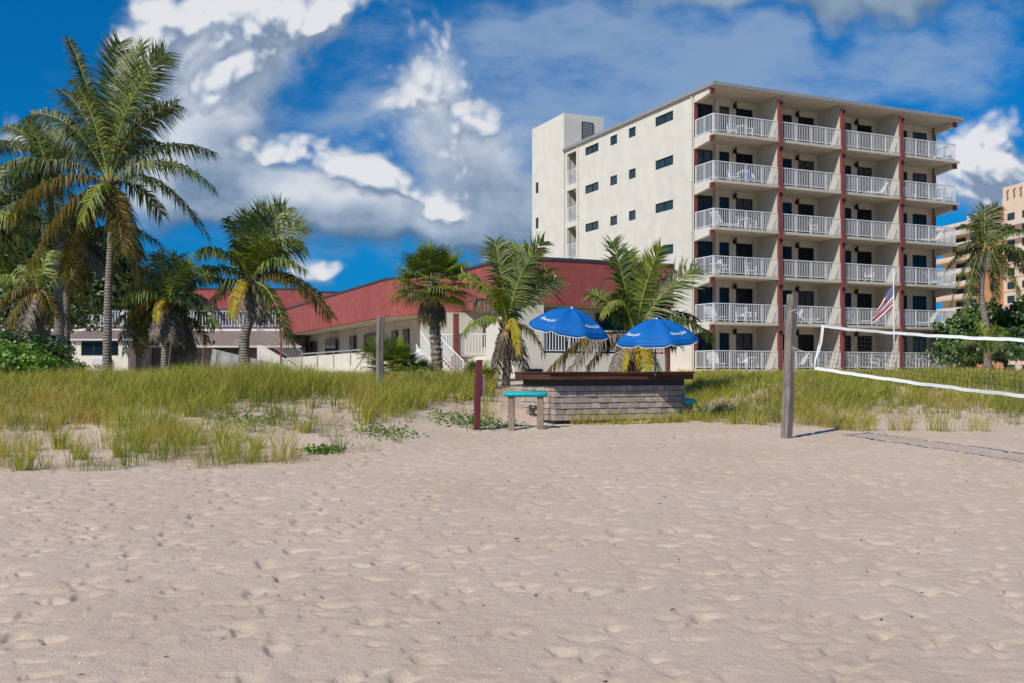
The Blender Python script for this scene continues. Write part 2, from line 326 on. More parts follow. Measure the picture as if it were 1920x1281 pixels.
# sand
def sandmat():
    m = bpy.data.materials.new('sand'); m.use_nodes = True; t = m.node_tree; bs = t.nodes['Principled BSDF']; bs.inputs['Roughness'].default_value = .95; bs.inputs['Specular IOR Level'].default_value = .12
    co = t.nodes.new('ShaderNodeTexCoord'); ob = co.outputs['Object']
    def nz(s, d, r=.6):
        n = t.nodes.new('ShaderNodeTexNoise'); n.inputs['Scale'].default_value = s; n.inputs['Detail'].default_value = d; n.inputs['Roughness'].default_value = r; t.links.new(ob, n.inputs['Vector']); return n.outputs[0]
    c = mixc(t, sstep(t, nz(.35, 5), .3, .7), (.61,.458,.335,1), (.68,.523,.395,1))
    c = mixc(t, mth(t, 'MULTIPLY', sstep(t, nz(4, 6), .35, .7), .35), c, (.70,.55,.42,1))
    c = mixc(t, mth(t, 'MULTIPLY', sstep(t, nz(70, 3), .52, .8), .5), c, (.33,.26,.21,1))
    c = mixc(t, mth(t, 'MULTIPLY', sstep(t, nz(25, 2), .66, .72), .6), c, (.25,.19,.15,1))
    t.links.new(c, bs.inputs['Base Color'])
    h = mth(t, 'ADD', mth(t, 'MULTIPLY', nz(9, 8, .65), .035), mth(t, 'MULTIPLY', nz(60, 4, .7), .012))
    b = t.nodes.new('ShaderNodeBump'); b.inputs['Strength'].default_value = .8; b.inputs['Distance'].default_value = 1.0; t.links.new(h, b.inputs['Height']); t.links.new(b.outputs[0], bs.inputs['Normal'])
    return m
M['sand'] = sandmat()

# ------------------------------------------------------------------ terrain
def sm(x, a, b):
    t = np.clip((x-a)/(b-a), 0, 1); return t*t*(3-2*t)
YB = [-50, 0, 8, 18, 24, 28, 34, 60, 100, 9000]; ZB = [-1.4, -.78, -.62, -.32, -.07, .08, .25, .5, .8, .8]
UF = [-.9, -.50, -.30, -.19, -.12, -.05, .0, .05, .18, .24, .30, .55, .9]
YF = [18, 19.0, 19.6, 20.6, 22.4, 24.6, 25.6, 28.0, 29.4, 28.4, 27.0, 26.5, 26]
WD = [12, 12, 11.5, 11, 10, 9, 9, 11, 11, 9, 8, 8, 8]
def vnoise(x, y, s, seed=0):
    # cheap smooth value noise on arrays
    xi = x/s; yi = y/s; x0 = np.floor(xi); y0 = np.floor(yi); fx = xi-x0; fy = yi-y0; fx = fx*fx*(3-2*fx); fy = fy*fy*(3-2*fy)
    def h(a, b):
        v = np.sin(a*127.1+b*311.7+seed*74.7)*43758.5453; return v-np.floor(v)
    return (h(x0,y0)*(1-fx)+h(x0+1,y0)*fx)*(1-fy)+(h(x0,y0+1)*(1-fx)+h(x0+1,y0+1)*fx)*fy-.5
def front(x, y):
    u = x/np.maximum(y, 3.); return np.interp(u, UF, YF), np.interp(u, UF, WD)
def gz(x, y):
    x = np.asarray(x, float); y = np.asarray(y, float)
    yf, wd = front(x, y); b = np.interp(y, YB, ZB); top = np.interp(y, [0, 36, 58, 100], [1.08, 1.12, 1.62, 1.6])
    yf = yf+vnoise(x, y, 3.1, 5)*1.6
    k = sm(y, yf, yf+wd)
    z = b*(1-k)+top*k
    lump = vnoise(x, y, 2.7, 1)*.20+vnoise(x, y, 1.1, 2)*.09+vnoise(x, y, .45, 3)*.03
    z = z+lump*sm(y, yf-1.5, yf+2.5)*(1-sm(y, 38, 50))*.8
    z = z+vnoise(x, y, 5.2, 8)*.05+vnoise(x, y, 1.3, 9)*.015
    return z
def G(x, y): return float(gz(np.array([x]), np.array([y]))[0])
ys = [2.2]
while ys[-1] < 31: ys.append(ys[-1]*1.0030)
while ys[-1] < 5000: ys.append(ys[-1]*1.022)
ys = np.array(ys); us = np.linspace(-.78, .78, 880)
YY, UU = np.meshgrid(ys, us, indexing='ij'); XX = YY*UU
ZZ = gz(XX, YY)
soft = sm(YY, 2, 5)*(1-sm(YY, 34, 45))
ZZ += soft*(vnoise(XX, YY, .31, 11)*.007+vnoise(XX, YY*1.2, .13, 12)*.006+vnoise(XX, YY, .7, 14)*.008)
# footprints pressed into the sand
nfp = 9500
fy = 5+(rng.random(nfp)**.62)*24; fx = (rng.random(nfp)*1.5-.75)*fy
keep = (vnoise(fx, fy, 3.5, 21)+.5+rng.random(nfp)*.5) > .42
fx = list(fx[keep]); fy = list(fy[keep]); ntr = len(fx); tra = []
for (tx_, ty_, ta, tn) in ((-4.5,5.5,.15,34),(-1.2,5.2,-.35,30),(1.5,6.0,.55,26),(-6,9,1.1,30),(5.5,8,2.0,26),(0,11,.9,24),(4,17,-.2,22),(-3,16,1.3,26)):
    for i in range(tn):
        ta += rng.normal(0,.06); tx_ += math.sin(ta)*.62; ty_ += math.cos(ta)*.62; sd_ = .11*(1 if i % 2 else -1)
        fx.append(tx_+math.cos(ta)*sd_); fy.append(ty_-math.sin(ta)*sd_); tra.append(math.pi/2-ta)
for ii, (x0, y0) in enumerate(zip(fx, fy)):
    if y0 < 3: continue
    yf_, _ = front(np.array([x0]), np.array([y0]))
    if y0 > yf_[0]+1: continue
    a = rng.normal(.5, .7); L = rng.uniform(.08, .15); Wd = rng.uniform(.035, .07); dp = rng.uniform(.004, .016) if rng.random() < .86 else rng.uniform(.016, .034)
    if rng.random() < .25: L *= .6; Wd *= 1.2
    if ii >= ntr: a = tra[ii-ntr]; L = .155; Wd = .07; dp = rng.uniform(.018,.032)
    i0 = np.searchsorted(ys, y0-.36); i1 = np.searchsorted(ys, y0+.36)
    j0 = int(np.clip(np.searchsorted(us, (x0-.4)/y0)-1, 0, 879)); j1 = int(np.clip(np.searchsorted(us, (x0+.4)/y0)+1, 0, 880))
    if i1 <= i0 or j1 <= j0: continue
    dx = XX[i0:i1, j0:j1]-x0; dy = YY[i0:i1, j0:j1]-y0
    sS = dx*.88+dy*.47; st_ = np.where(sS < 0, .75, -.42)*sS; dx = dx+.88*st_; dy = dy+.47*st_
    p = (dx*math.cos(a)+dy*math.sin(a))/L; q = (-dx*math.sin(a)+dy*math.cos(a))/Wd
    r2 = p*p+q*q
    ZZ[i0:i1, j0:j1] += -dp*1.25*np.exp(-(r2**1.3))+dp*.08*np.exp(-((np.sqrt(r2)-1.6)**2)*5)*(.6+.4*np.sign(dy))
nr, nc = YY.shape
V_ = np.stack([XX, YY, ZZ], -1).reshape(-1, 3)
idx = np.arange(nr*nc).reshape(nr, nc)
Fq = np.stack([idx[:-1,:-1], idx[:-1,1:], idx[1:,1:], idx[1:,:-1]], -1).reshape(-1, 4)
# coarse apron: behind and beside the camera
bx = [-4000, -60, -12, -1.716, 1.716, 12, 60, 4000]; extra = []; ef = []
b0 = len(V_)
ap = [(-3900,-600,-2),(3900,-600,-2),(3900,5000,.8),(us[-1]*ys[-1],ys[-1],.8),(us[-1]*2.2,2.2,-.76),(us[0]*2.2,2.2,-.76),(us[0]*ys[-1],ys[-1],.8),(-3900,5000,.8)]
V_ = np.vstack([V_, np.array([(-3900,-600,-8),(3900,-600,-8),(3900,ys[-1],-.5),(-3900,ys[-1],-.5)])])
ring = [(idx[0,0], idx[0,-1], b0+1, b0+0), (idx[0,-1], idx[-1,-1], b0+2, b0+1), (idx[-1,0], idx[0,0], b0+0, b0+3)]
ring = [(b0+0, b0+1, idx[0,-1], idx[0,0]), (b0+1, b0+2, idx[-1,-1], idx[0,-1]), (b0+3, b0+0, idx[0,0], idx[-1,0])]
Fq = np.vstack([Fq, np.array(ring)])
ground = np_mesh('sand', V_, Fq, M['sand'], smooth=True); tag(ground, 'pale beach sand with footprints rising to grassy dunes', 'sand', kind='structure')
# ------------------------------------------------------------------ big hotel
A0 = math.atan2(.411, .911); EX = (.911, .411)
HO = (11.43, 56.6)
def holed_wall(name, mats, parent, u0, u1, v0, v1, holes, org, du, nrm, th):
    """plane wall with real openings; outer face at org, extends th along nrm; du horizontal unit."""
    mb = MB(); org = Vector(org); du = Vector(du); nrm = Vector(nrm)
    us_ = sorted({u0, u1}|{h[0] for h in holes}|{h[1] for h in holes}); vs_ = sorted({v0, v1}|{h[2] for h in holes}|{h[3] for h in holes})
    def pt(u, v, d): return org+du*u+Vector((0,0,v))+nrm*d
    for a, b in zip(us_, us_[1:]):
        for c, d in zip(vs_, vs_[1:]):
            um = (a+b)/2; vm = (c+d)/2
            if any(h[0] < um < h[1] and h[2] < vm < h[3] for h in holes): continue
            mb.face([pt(a,c,0), pt(b,c,0), pt(b,d,0), pt(a,d,0)]); mb.face([pt(b,c,th), pt(a,c,th), pt(a,d,th), pt(b,d,th)])
    for a, b, c, d in [(u0, u1, v0, v1)]+list(holes):
        for q in (((a,c),(b,c)),((b,c),(b,d)),((b,d),(a,d)),((a,d),(a,c))):
            mb.face([pt(*q[0],0), pt(*q[0],th), pt(*q[1],th), pt(*q[1],0)])
    return mb.build(name, mats, parent)
def window(parent, org, du, nrm, w, h, panes=2, name='window', glass='glassblue', fr=.05):
    """frame with mullions plus its pane; org = lower corner on the outer face, set back along nrm"""
    org = Vector(org); du = Vector(du); nrm = Vector(nrm); U3 = Vector((0,0,1))
    def bx(mb, a, b, c, d, n0, n1):
        p = lambda u, v, n: org+du*u+U3*v+nrm*n
        mb.hexa([p(a,c,n0), p(b,c,n0), p(b,c,n1), p(a,c,n1)], [p(a,d,n0), p(b,d,n0), p(b,d,n1), p(a,d,n1)])
    f = MB(); bx(f, 0, w, 0, fr, .05, .11); bx(f, 0, w, h-fr, h, .05, .11)
    for i in range(panes+1):
        c = i*(w-fr)/panes; bx(f, c, c+fr, fr, h-fr, .05, .11)
    fo = f.build(name, M['frame'], parent)
    g = MB(); bx(g, .002, w-.002, .002, h-.002, .085, .10); g.build('pane', M[glass], fo)
    return fo
def railing(parent, pts, name='railing', h=1.07, sp=.125, post=1.18, base=.09, m='white', pk=.022, pw=.05):
    mb = MB()
    for a, b in zip(pts, pts[1:]):
        a = Vector(a); b = Vector(b); d = b-a; L = Vector((d.x, d.y, 0)).length; n = max(1, round(L/post)); e = Vector((d.x, d.y, 0)).normalized(); s = Vector((-e.y, e.x, 0))
        def beam(z0, z1, w):
            o = s*w/2; mb.hexa([a-o+Vector((0,0,z0)), b-o+Vector((0,0,z0)), b+o+Vector((0,0,z0)), a+o+Vector((0,0,z0))], [a-o+Vector((0,0,z1)), b-o+Vector((0,0,z1)), b+o+Vector((0,0,z1)), a+o+Vector((0,0,z1))])
        def up(t, z0, z1, w):
            c = a.lerp(b, t); x = e*w/2; y = s*w/2
            mb.hexa([c-x-y+Vector((0,0,z0)), c+x-y+Vector((0,0,z0)), c+x+y+Vector((0,0,z0)), c-x+y+Vector((0,0,z0))], [c-x-y+Vector((0,0,z1)), c+x-y+Vector((0,0,z1)), c+x+y+Vector((0,0,z1)), c-x+y+Vector((0,0,z1))])
        beam(h-.05, h, .06); beam(base, base+.04, .04)
        for i in range(n+1): up(min(max(i/n, .03/L), 1-.03/L), 0, h-.052, pw)
        k = round(L/sp)
        for i in range(1, k):
            if abs((i/k*n)-round(i/k*n)) < .2*n/k: continue
            up(i/k, base+.042, h-.052, pk)
    return mb.build(name, M[m], parent)
hotel = empty('hotel_building', (HO[0], HO[1], 1.74), A0, 'cream six-storey beachfront hotel block with red column trim and stacked white railed balconies', 'building')
BW = 4.74; TT = 19.2; FL = 2.7; NB = 4; SB = 18.3; SW = 1.9
TE = [0, 4.7, 9.45, 14.2, 19.2]
# side wall, windows as real openings; s runs back from the balcony front
holes = []; wins = []
for k in range(6):
    for (a, b, z0, z1, n) in ((4.06,6.06,1.62,2.2,2),(8.4,9.27,1.60,2.22,1),(10.75,11.68,1.60,2.22,1),(13.28,15.2,1.62,2.2,2)):
        holes.append((a, b, k*FL+z0, k*FL+z1)); wins.append((a, b, k*FL+z0, k*FL+z1, n))
slots = [(16.55, 18.0, k*FL+.02, k*FL+2.3) for k in range(6)]
holed_wall('side_wall', M['stucco'], hotel, SW, SB, -1.2, 6*FL-.02, holes+slots, (0,0,0), (0,1,0), (1,0,0), .22)
for a, b, c, d, n in wins: window(hotel, (0,a,c), (0,1,0), (1,0,0), b-a, d-c, n)
sl = MB()
for a, b, c, d in slots:
    sl.face([(2.2,SB-.6,c-.02),(2.2,a-.8,c-.02),(2.2,a-.8,d+.3),(2.2,SB-.6,d+.3)])
sl.build('stair_recess', M['stucco_in'], hotel)
for a, b, c, d in slots:
    railing(hotel, [(.10,a,c),(.10,b,c)], 'stair_railing', sp=.11)
    q = MB(); q.box(2.1,2.16,a+.15,b-.1,c+.02,c+2.05); q.build('stair_door', M['frame'], hotel)
# far side, back, tower
mb = MB(); mb.box(TT-.24,TT,SW,SB-.01,-1.2,6*FL-.02); mb.box(.23,TT-.25,SB-.25,SB-.02,-1.2,6*FL-.02); mb.build('rear_wall', M['stucco'], hotel)
# facade behind balconies with door openings
holes = []; D3 = []
for i in range(NB):
    t0 = TE[i]
    for k in range(6):
        z = k*FL
        if i == 0: D3.append((t0+.22, t0+1.43, z+.03, z+2.17, 2))
        D3.append((t0+1.89, t0+2.62, z+.03, z+2.17, 1)); D3.append((t0+3.09, t0+4.35, z+.03, z+2.17, 2))
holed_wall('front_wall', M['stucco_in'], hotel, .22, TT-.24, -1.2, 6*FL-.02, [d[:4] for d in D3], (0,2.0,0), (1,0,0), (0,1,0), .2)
for a, b, c, d, n in D3: window(hotel, (a,2.0,c), (1,0,0), (0,1,0), b-a, d-c, n, 'balcony_door', random.choice(('glass','glass','glass','curtain_dim')), .055)
# pilasters beside the doors
for i in range(NB):
    q = MB(); q.box(TE[i]+1.5, TE[i]+1.72, 1.85, 1.998, .01, 6*FL-.25); q.build('pilaster', M['stucco_in'], hotel)
# party walls with red columns
for i in range(1, NB):
    t = TE[i]; q = MB()
    for k in range(6): q.box(t-.09, t+.09, .06, 1.997, k*FL+.003, (k+1)*FL-.163)
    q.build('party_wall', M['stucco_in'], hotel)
    q = MB(); q.box(t-.11, t+.11, -.13, .057, -1.2, 6*FL-.35)
    for k in range(1, 6): q.box(t-.15, t+.15, -.20, -.133, k*FL-.45, k*FL+.16)
    q.build('column', M['redtrim'], hotel)
    for k in range(1, 7): q = MB(); q.box(t-.12, t+.12, -.22, -.14, k*FL-.62, k*FL-.50); q.build('column_bracket', M['blackmetal'], hotel)
q = MB(); q.box(-.003, .225, SW-.08, SW-.003, -1.2, 6*FL-.02); q.build('wall_end_trim', M['redtrim'], hotel)
q = MB(); q.box(TT-.243, TT+.003, SW-.08, SW-.003, -1.2, 6*FL-.02); q.build('wall_end_trim', M['redtrim'], hotel)
# floor slabs, edge beams with red ends
for k in range(6):
    q = MB(); z = k*FL
    q.box(-.02, TT+.02, -.08, SW-.09 if False else 1.8, z-.16, z); q.box(.225, TT-.245, 1.8, 1.999, z-.16, z)
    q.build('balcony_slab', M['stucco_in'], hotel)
    if k:
        for t, s in ((-.03, 1), (TT-.2, -1)):
            q = MB(); q.hexa([(t,.30,z-.42),(t+.25,.30,z-.42),(t+.25,SW-.1,z-.62),(t,SW-.1,z-.62)], [(t,.30,z+.04),(t+.25,.30,z+.04),(t+.25,SW-.1,z+.04),(t,SW-.1,z+.04)])
            for vi in (0,1,4,5): pass
            q.build('edge_beam', M['stucco'], hotel)
            q = MB(); q.box(t-.005, t+.255, .16, .297, z-.46, z-.165); q.build('beam_end', M['redtrim'], hotel)
for t in (-.03, TT-.2):
    z = 6*FL; q = MB(); q.hexa([(t,.30,z-.42),(t+.25,.30,z-.42),(t+.25,SW-.1,z-.62),(t,SW-.1,z-.62)], [(t,.30,z-.165),(t+.25,.30,z-.165),(t+.25,SW-.1,z-.165),(t,SW-.1,z-.165)]); q.build('edge_beam', M['stucco'], hotel)
    q = MB(); q.box(t-.005, t+.255, .16, .297, z-.46, z-.168); q.build('beam_end', M['redtrim'], hotel)
# roof
q = MB(); q.box(-.10, TT+.15, -.2, SB+.1, 6*FL-.16, 6*FL+.04); rf = q.build('roof', M['stucco_in'], hotel)
q = MB(); q.box(-.16, TT+.21, -.26, -.203, 6*FL-.10, 6*FL+.10); q.box(-.16, -.103, -.203, SB+.1, 6*FL-.10, 6*FL+.10); q.box(-.10,TT+.15,-.2,SB+.1,6*FL+.043,6*FL+.07)
q.box(TT+.153, TT+.21, -.2, SB+.1, 6*FL-.10, 6*FL+.10); q.build('roof_edge', M['roofgrey'], rf)
q = MB(); q.box(-.10,TT+.1,-.12,.4,-1.2,-.163); q.build('ground_plinth', M['stucco'], hotel)
for s in (SW+.12, 16.2):
    q = MB(); q.tube([(-.07,s,-1),(-.07,s,6*FL-.2)], .045, 8)
    for z in (2, 5, 8, 11, 14): q.box(-.13,.0,s-.06,s+.06,z,z+.05)
    q.build('downpipe', M['stucco'], hotel, smooth=False)
# balcony railings
for k in range(6):
    for i in range(NB):
        a = TE[i]+(.03 if i == 0 else .12); b = TE[i+1]-(.12 if i < 3 else .3)
        pts = [(a,0,k*FL),(b,0,k*FL)]
        if i == 0: pts = [(a,1.78,k*FL)]+pts
        if i == 3: pts = pts+[(b,1.78,k*FL)]
        railing(hotel, pts)
# sconces
for k in range(6):
    for i in range(NB-1):
        t = TE[i]+2.93; z = k*FL+2.22; q = MB(); q.box(t-.05,t+.05,1.90,1.998,z-.1,z+.12); q.tube([(t,1.80,z-.14),(t,1.80,z+.02)],[.10,.06],8); q.tube([(t,1.80,z+.05),(t,1.80,z+.2)],[.06,.09],8); q.tube([(t,1.95,z+.03),(t,1.80,z+.03)],.03,6)
        q.build('wall_lamp', M['blackmetal'], hotel)
# stair tower
TZ = 20.7-1.74; q_h = [(.5,1.0,z0-.42,z0+.42) for z0 in (14.2,11.45,8.7,6.0)]
tw = holed_wall('stair_tower', M['stucco'], hotel, 0, 5.3, -1.2, TZ, [(4.35,4.85,z0-.42,z0+.42) for z0 in (14.2,11.45,8.7,6.0)], (-.02,SB+.12,0), (0,1,0), (1,0,0), .2)
for z0 in (14.2,11.45,8.7,6.0): window(tw, (-.02,SB+.12+4.35,z0-.42), (0,1,0), (1,0,0), .5, .84, 1, 'tower_window', 'glass')
q = MB(); q.box(.182,3.3,SB+.12,SB+.32,6*FL+.08,TZ); q.box(3.1,3.3,SB+.322,SB+5.4,-1.2,TZ-.002); q.box(-.02,3.3,SB+5.402,SB+5.6,-1.2,TZ); q.box(.182,3.098,SB+.322,SB+5.4,TZ-.3,TZ-.05); q.box(.2,3.1,SB+.12,SB+.3,-1,6*FL)
q.build('tower_wall', M['stucco'], tw)
q = MB(); q.box(1.45,2.4,SB+.05,SB+.117,6*FL+.9,6*FL+2.25); fo = q.build('tower_louvre', M['frame'], tw)
q = MB()
for i in range(12): q.box(1.52,2.33,SB+.02,SB+.047,6*FL+.95+i*.105,6*FL+1.01+i*.105)
q.build('louvre_slats', M['roofgrey'], fo)

# ------------------------------------------------------------------ balcony furniture
FLN = ['ground','second','third','fourth','fifth','sixth']; BAY = ['leftmost','second from the left','third from the left','rightmost']
def hl(t, s, z): return (HO[0]+t*EX[0]-s*EX[1], HO[1]+t*EX[1]+s*EX[0], 1.74+z)
def make_chair():
    r = empty('balcony_chair')
    q = MB(); q.box(-.24,.24,-.24,.22,.39,.42); q.build('seat', M['plastic'], r)
    q = MB()
    for i in range(5): q.hexa([(-.23+i*.1,.20,.42),(-.17+i*.1,.20,.42),(-.17+i*.1,.23,.42),(-.23+i*.1,.23,.42)],[(-.23+i*.1,.32,.88),(-.17+i*.1,.32,.88),(-.17+i*.1,.35,.88),(-.23+i*.1,.35,.88)])
    q.box(-.25,.25,.31,.36,.88,.94); q.build('backrest', M['plastic'], r)
    for x in (-1, 1):
        q = MB(); q.box(x*.27-.025,x*.27+.025,-.24,.26,.62,.65); q.box(x*.27-.02,x*.27+.02,-.23,-.19,.38,.62); q.build('armrest', M['plastic'], r)
        for y in (-.21, .21):
            q = MB(); q.tube([(x*.25,y*1.1,0),(x*.22,y,.39)], .022, 6); q.build('leg', M['plastic'], r)
    return r
def make_lounger():
    r = empty('sun_lounger')
    q = MB()
    for i in range(11): q.box(-.28,.28,-.9+i*.1,-.83+i*.1,.30,.33)
    q.box(-.32,-.28,-.92,.3,.27,.34); q.box(.28,.32,-.92,.3,.27,.34); q.build('seat', M['plastic'], r)
    q = MB()
    for i in range(7):
        y = .3+i*.06; z = .34+i*.095; q.box(-.28,.28,y,y+.03,z,z+.07)
    for x in (-.3,.3): q.tube([(x,.28,.32),(x,.72,1.0)], .025, 6)
    q.build('backrest', M['plastic'], r)
    for x in (-.27,.27):
        for y in (-.8,.2):
            q = MB(); q.tube([(x,y,0),(x,y,.28)], .022, 6); q.build('leg', M['plastic'], r)
    return r
def make_table():
    r = empty('balcony_table')
    q = MB(); q.tube([(0,0,.68),(0,0,.71)], .36, 18); q.build('table_top', M['plastic'], r)
    for a in range(4):
        c, s = math.cos(a*math.pi/2+.7), math.sin(a*math.pi/2+.7); q = MB(); q.tube([(c*.3,s*.3,0),(c*.2,s*.2,.68)], .02, 6); q.build('leg', M['plastic'], r)
    return r
proto = {'c': make_chair(), 'l': make_lounger(), 't': make_table()}; used = set(); cnt = {}
NM = {'c': ('white plastic armchair','chair','white plastic chairs on the hotel balconies'), 'l': ('white slatted sun lounger','sun lounger','white loungers on the hotel balconies'), 't': ('round white plastic table','table','round white tables on the hotel balconies')}
spots = [('c',5,0,1.9,.8,150),('t',5,0,2.55,.75,0),('c',5,0,3.15,.9,-120),('l',5,3,4.1,.9,200),
 ('c',4,0,2.0,.9,160),('c',4,0,3.2,.8,-140),('t',4,0,2.6,.6,0),('l',4,2,3.6,.9,90),('c',4,3,1.6,.8,170),('l',4,3,4.2,1.0,190),
 ('l',3,0,1.2,.75,-80),('t',3,0,2.9,.8,0),('c',3,0,3.4,1.0,-100),('c',3,0,2.4,1.1,120),('c',3,1,3.3,.8,-130),('l',3,3,3.6,.9,90),
 ('t',2,0,.8,.9,0),('c',2,0,1.4,.8,-100),('c',2,0,3.3,.9,170),('c',2,2,2.9,.8,150),('l',2,3,4.0,.9,180),
 ('l',1,0,.8,1.0,170),('c',1,0,2.5,.8,150),('c',1,0,3.3,.9,-160),('l',1,1,3.1,.9,150),('c',1,1,1.9,.8,90),('l',1,2,3.2,.9,100),('c',1,2,1.3,.8,160),('c',1,3,1.2,.8,160),('l',1,3,3.0,.8,90),
 ('l',0,0,.8,.9,160),('t',0,0,3.4,.8,0),('c',0,0,2.7,.8,140),('l',0,1,2.0,.8,100),('c',0,2,3.3,.8,160),('c',0,2,1.8,.9,-160),('c',0,3,1.2,.9,120),('t',0,3,2.5,.9,0)]
for (k, fl, b, t, s, a) in spots:
    r = proto[k] if k not in used else copy_tree(proto[k]); used.add(k)
    r.location = hl(TE[b]+t, s, fl*FL+.004); r.rotation_euler = (0,0,A0+R(a)+math.pi)
    key = (k, fl, b); n = cnt[key] = cnt.get(key, 0)+1
    near = {5:'under the roof',4:'',3:'',2:'',1:'',0:''}[fl]
    same = [q for q in spots if q[:3] == (k, fl, b)]
    which = '' if len(same) == 1 else (' left one' if t == min(q[3] for q in same) else ' right one')
    lb = NM[k][0]+which.replace(' ', ', ', 1)+f' on hotel\'s {FLN[fl]} floor, {BAY[b]} balcony'
    tag(r, lb, NM[k][1], NM[k][2])
q = MB()
for i in range(9):
    for j in range(6):
        f = lambda a, b: (a*.07, .03*math.sin(a*1.3+b)-.02*b, -b*.11)
        q.face([f(i,j), f(i,j+1), f(i+1,j+1), f(i+1,j)])
tw_ = q.build('beach_towel', M['bluecloth']); tw_.location = hl(2.35,.5,4*FL+.86); tw_.rotation_euler = (0,0,A0)
md = tw_.modifiers.new('thick', 'SOLIDIFY'); md.thickness = .012
tag(tw_, "blue towel on the leftmost balcony of the hotel's fifth floor", 'towel')

# ------------------------------------------------------------------ red-topped low building (nearer wing)
MO = (.12, 44.3); motel = empty('motel_building', (MO[0], MO[1], 0), A0, 'two-storey cream motel wing with a deep brick red parapet band', 'building')
PL = [(8.35,0),(0,0),(0,6.9),(-2.16,12.5),(-1.75,52.5)]
def band(mb, pl, off0, off1, z0, z1, z0b=None):
    # strip following the polyline; offset inwards (right of travel)
    n = len(pl); nr_ = []
    for i in range(n):
        ds = []
        for a, b in ((i-1, i), (i, i+1)):
            if a >= 0 and b < n:
                d = Vector((pl[b][0]-pl[a][0], pl[b][1]-pl[a][1])).normalized(); ds.append(Vector((d.y, -d.x)))
        v = sum(ds, Vector((0,0))).normalized(); v /= max(.4, v.dot(ds[0])); nr_.append(v)
    Q = lambda i, o, z: (pl[i][0]+nr_[i].x*o, pl[i][1]+nr_[i].y*o, z)
    for i in range(n-1):
        mb.hexa([Q(i,off0,z0), Q(i+1,off0,z0), Q(i+1,off1,z0), Q(i,off1,z0)], [Q(i,off0,z1), Q(i+1,off0,z1), Q(i+1,off1,z1), Q(i,off1,z1)])
sgn = 1
q = MB(); band(q, PL, 0, .25, 4.62, 6.62); pf = q.build('parapet', M['redwall'], motel)
q = MB(); band(q, PL, -.05, .32, 6.623, 6.74); q.build('coping', M['navy'], pf)
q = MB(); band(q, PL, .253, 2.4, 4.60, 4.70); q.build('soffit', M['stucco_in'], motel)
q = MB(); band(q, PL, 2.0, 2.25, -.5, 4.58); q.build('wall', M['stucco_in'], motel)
q = MB(); band(q, PL[3:], .3, 2.0, 2.0, 2.2); band(q, PL[3:], .05, .28, .2, 2.75); q.build('terrace_wall', M['stucco'], motel)
q = MB(); q.box(8.1,8.35,.26,9,-.5,6.6); q.box(1,8.0,2.3,9,6.2,6.35); q.build('end_wall', M['redwall'], motel)
def mwin(s, w, z0, z1, n=1):   # on long left side wall behind (t ~ -2.1+2)
    fo = window(motel, (-.02-.11, s, z0), (0,1,0), (-1,0,0), w, z1-z0, n, 'window', 'glass', .06)
for s, w, n in ((14.3,1.0,1),(16.5,1.0,1),(20.5,3.0,2),(26,1.2,1),(31,3.2,2),(38,1.5,1),(42,4,2)): mwin(s, w, 2.3, 4.05, n)
# front block: upper floor slab, balcony, projecting wall
q = MB(); q.box(.05,8.0,.05,1.998,2.2,2.42); q.box(.05,8.0,.04,.05,1.9,2.42); q.build('balcony_slab', M['stucco'], motel)
q = MB(); q.box(.02,1.45,.02,1.2,-.5,4.598); q.box(-1.3,.018,1.0,1.2,-.5,2.1); q.build('front_pier', M['stucco'], motel)
q = MB(); q.box(1.46,8.0,.02,.045,1.55,2.4); q.build('balcony_front', M['stucco'], motel)
railing(motel, [(1.5,.12,2.42),(7.95,.12,2.42)], sp=.15, pk=.035, pw=.07)
q = MB(); q.box(7.9,8.1,.02,.2,-.3,4.6); q.build('post', M['redtrim'], motel)
window(motel, (2.2,1.995,2.5), (1,0,0), (0,-1,0), 2.2, 1.9, 2, 'window', 'glass', .07); window(motel, (5.2,1.995,2.5), (1,0,0), (0,-1,0), 2.2, 1.9, 2, 'window', 'glass', .07)
window(motel, (.5,.015,.55), (1,0,0), (0,-1,0), .85, 1.15, 1, 'window', 'glass', .06)
# landing on the angled left side with red post, railing and stairs
q = MB(); q.box(-1.6,-.02,6.3,9.2,2.1,2.3); q.build('landing', M['stucco'], motel)
# things given straight in world coordinates for the landing side
def mloc(p):  # world -> motel local
    d = Vector((p[0]-MO[0], p[1]-MO[1], 0)); return Vector((d.x*EX[0]+d.y*EX[1], -d.x*EX[1]+d.y*EX[0], p[2]))
Yl = 47.0
a = mloc(P(862,668,Yl)); b = mloc(P(914,668,Yl)); c = mloc(P(828,668,Yl+.6))
railing(motel, [(c.x,c.y,a.z),(a.x,a.y,a.z),(b.x,b.y,a.z)], sp=.15, pk=.035, pw=.07)
q = MB(); lo = [mloc(P(x,y,Y)) for x,y,Y in ((826,672,Yl+.7),(862,672,Yl-.1),(916,672,Yl-.1),(916,672,Yl+3))]
q.hexa([mloc(P(826,678,Yl+.6)), mloc(P(916,678,Yl-.1)), mloc(P(916,678,Yl-.1))+Vector((0,2.4,0)), mloc(P(826,678,Yl+.6))+Vector((0,2,0))], [mloc(P(826,668.5,Yl+.6)), mloc(P(916,668.5,Yl-.1)), mloc(P(916,668.5,Yl-.1))+Vector((0,2.4,0)), mloc(P(826,668.5,Yl+.6))+Vector((0,2,0))]); q.build('landing_slab', M['stucco'], motel)
q = MB(); pb = mloc(P(855,735,Yl-.25)); pt_ = mloc(P(855,588,Yl-.25)); q.box(pb.x-.11,pb.x+.11,pb.y-.11,pb.y+.11,pb.z,pt_.z); q.box(pb.x-.2,pb.x+.3,pb.y-.13,pb.y+.2,Z(690,Yl),Z(668,Yl)); q.build('post', M['redtrim'], motel)
q = MB(); e0 = mloc(P(790,668,Yl+3)); e1 = mloc(P(905,668,Yl+3)); 
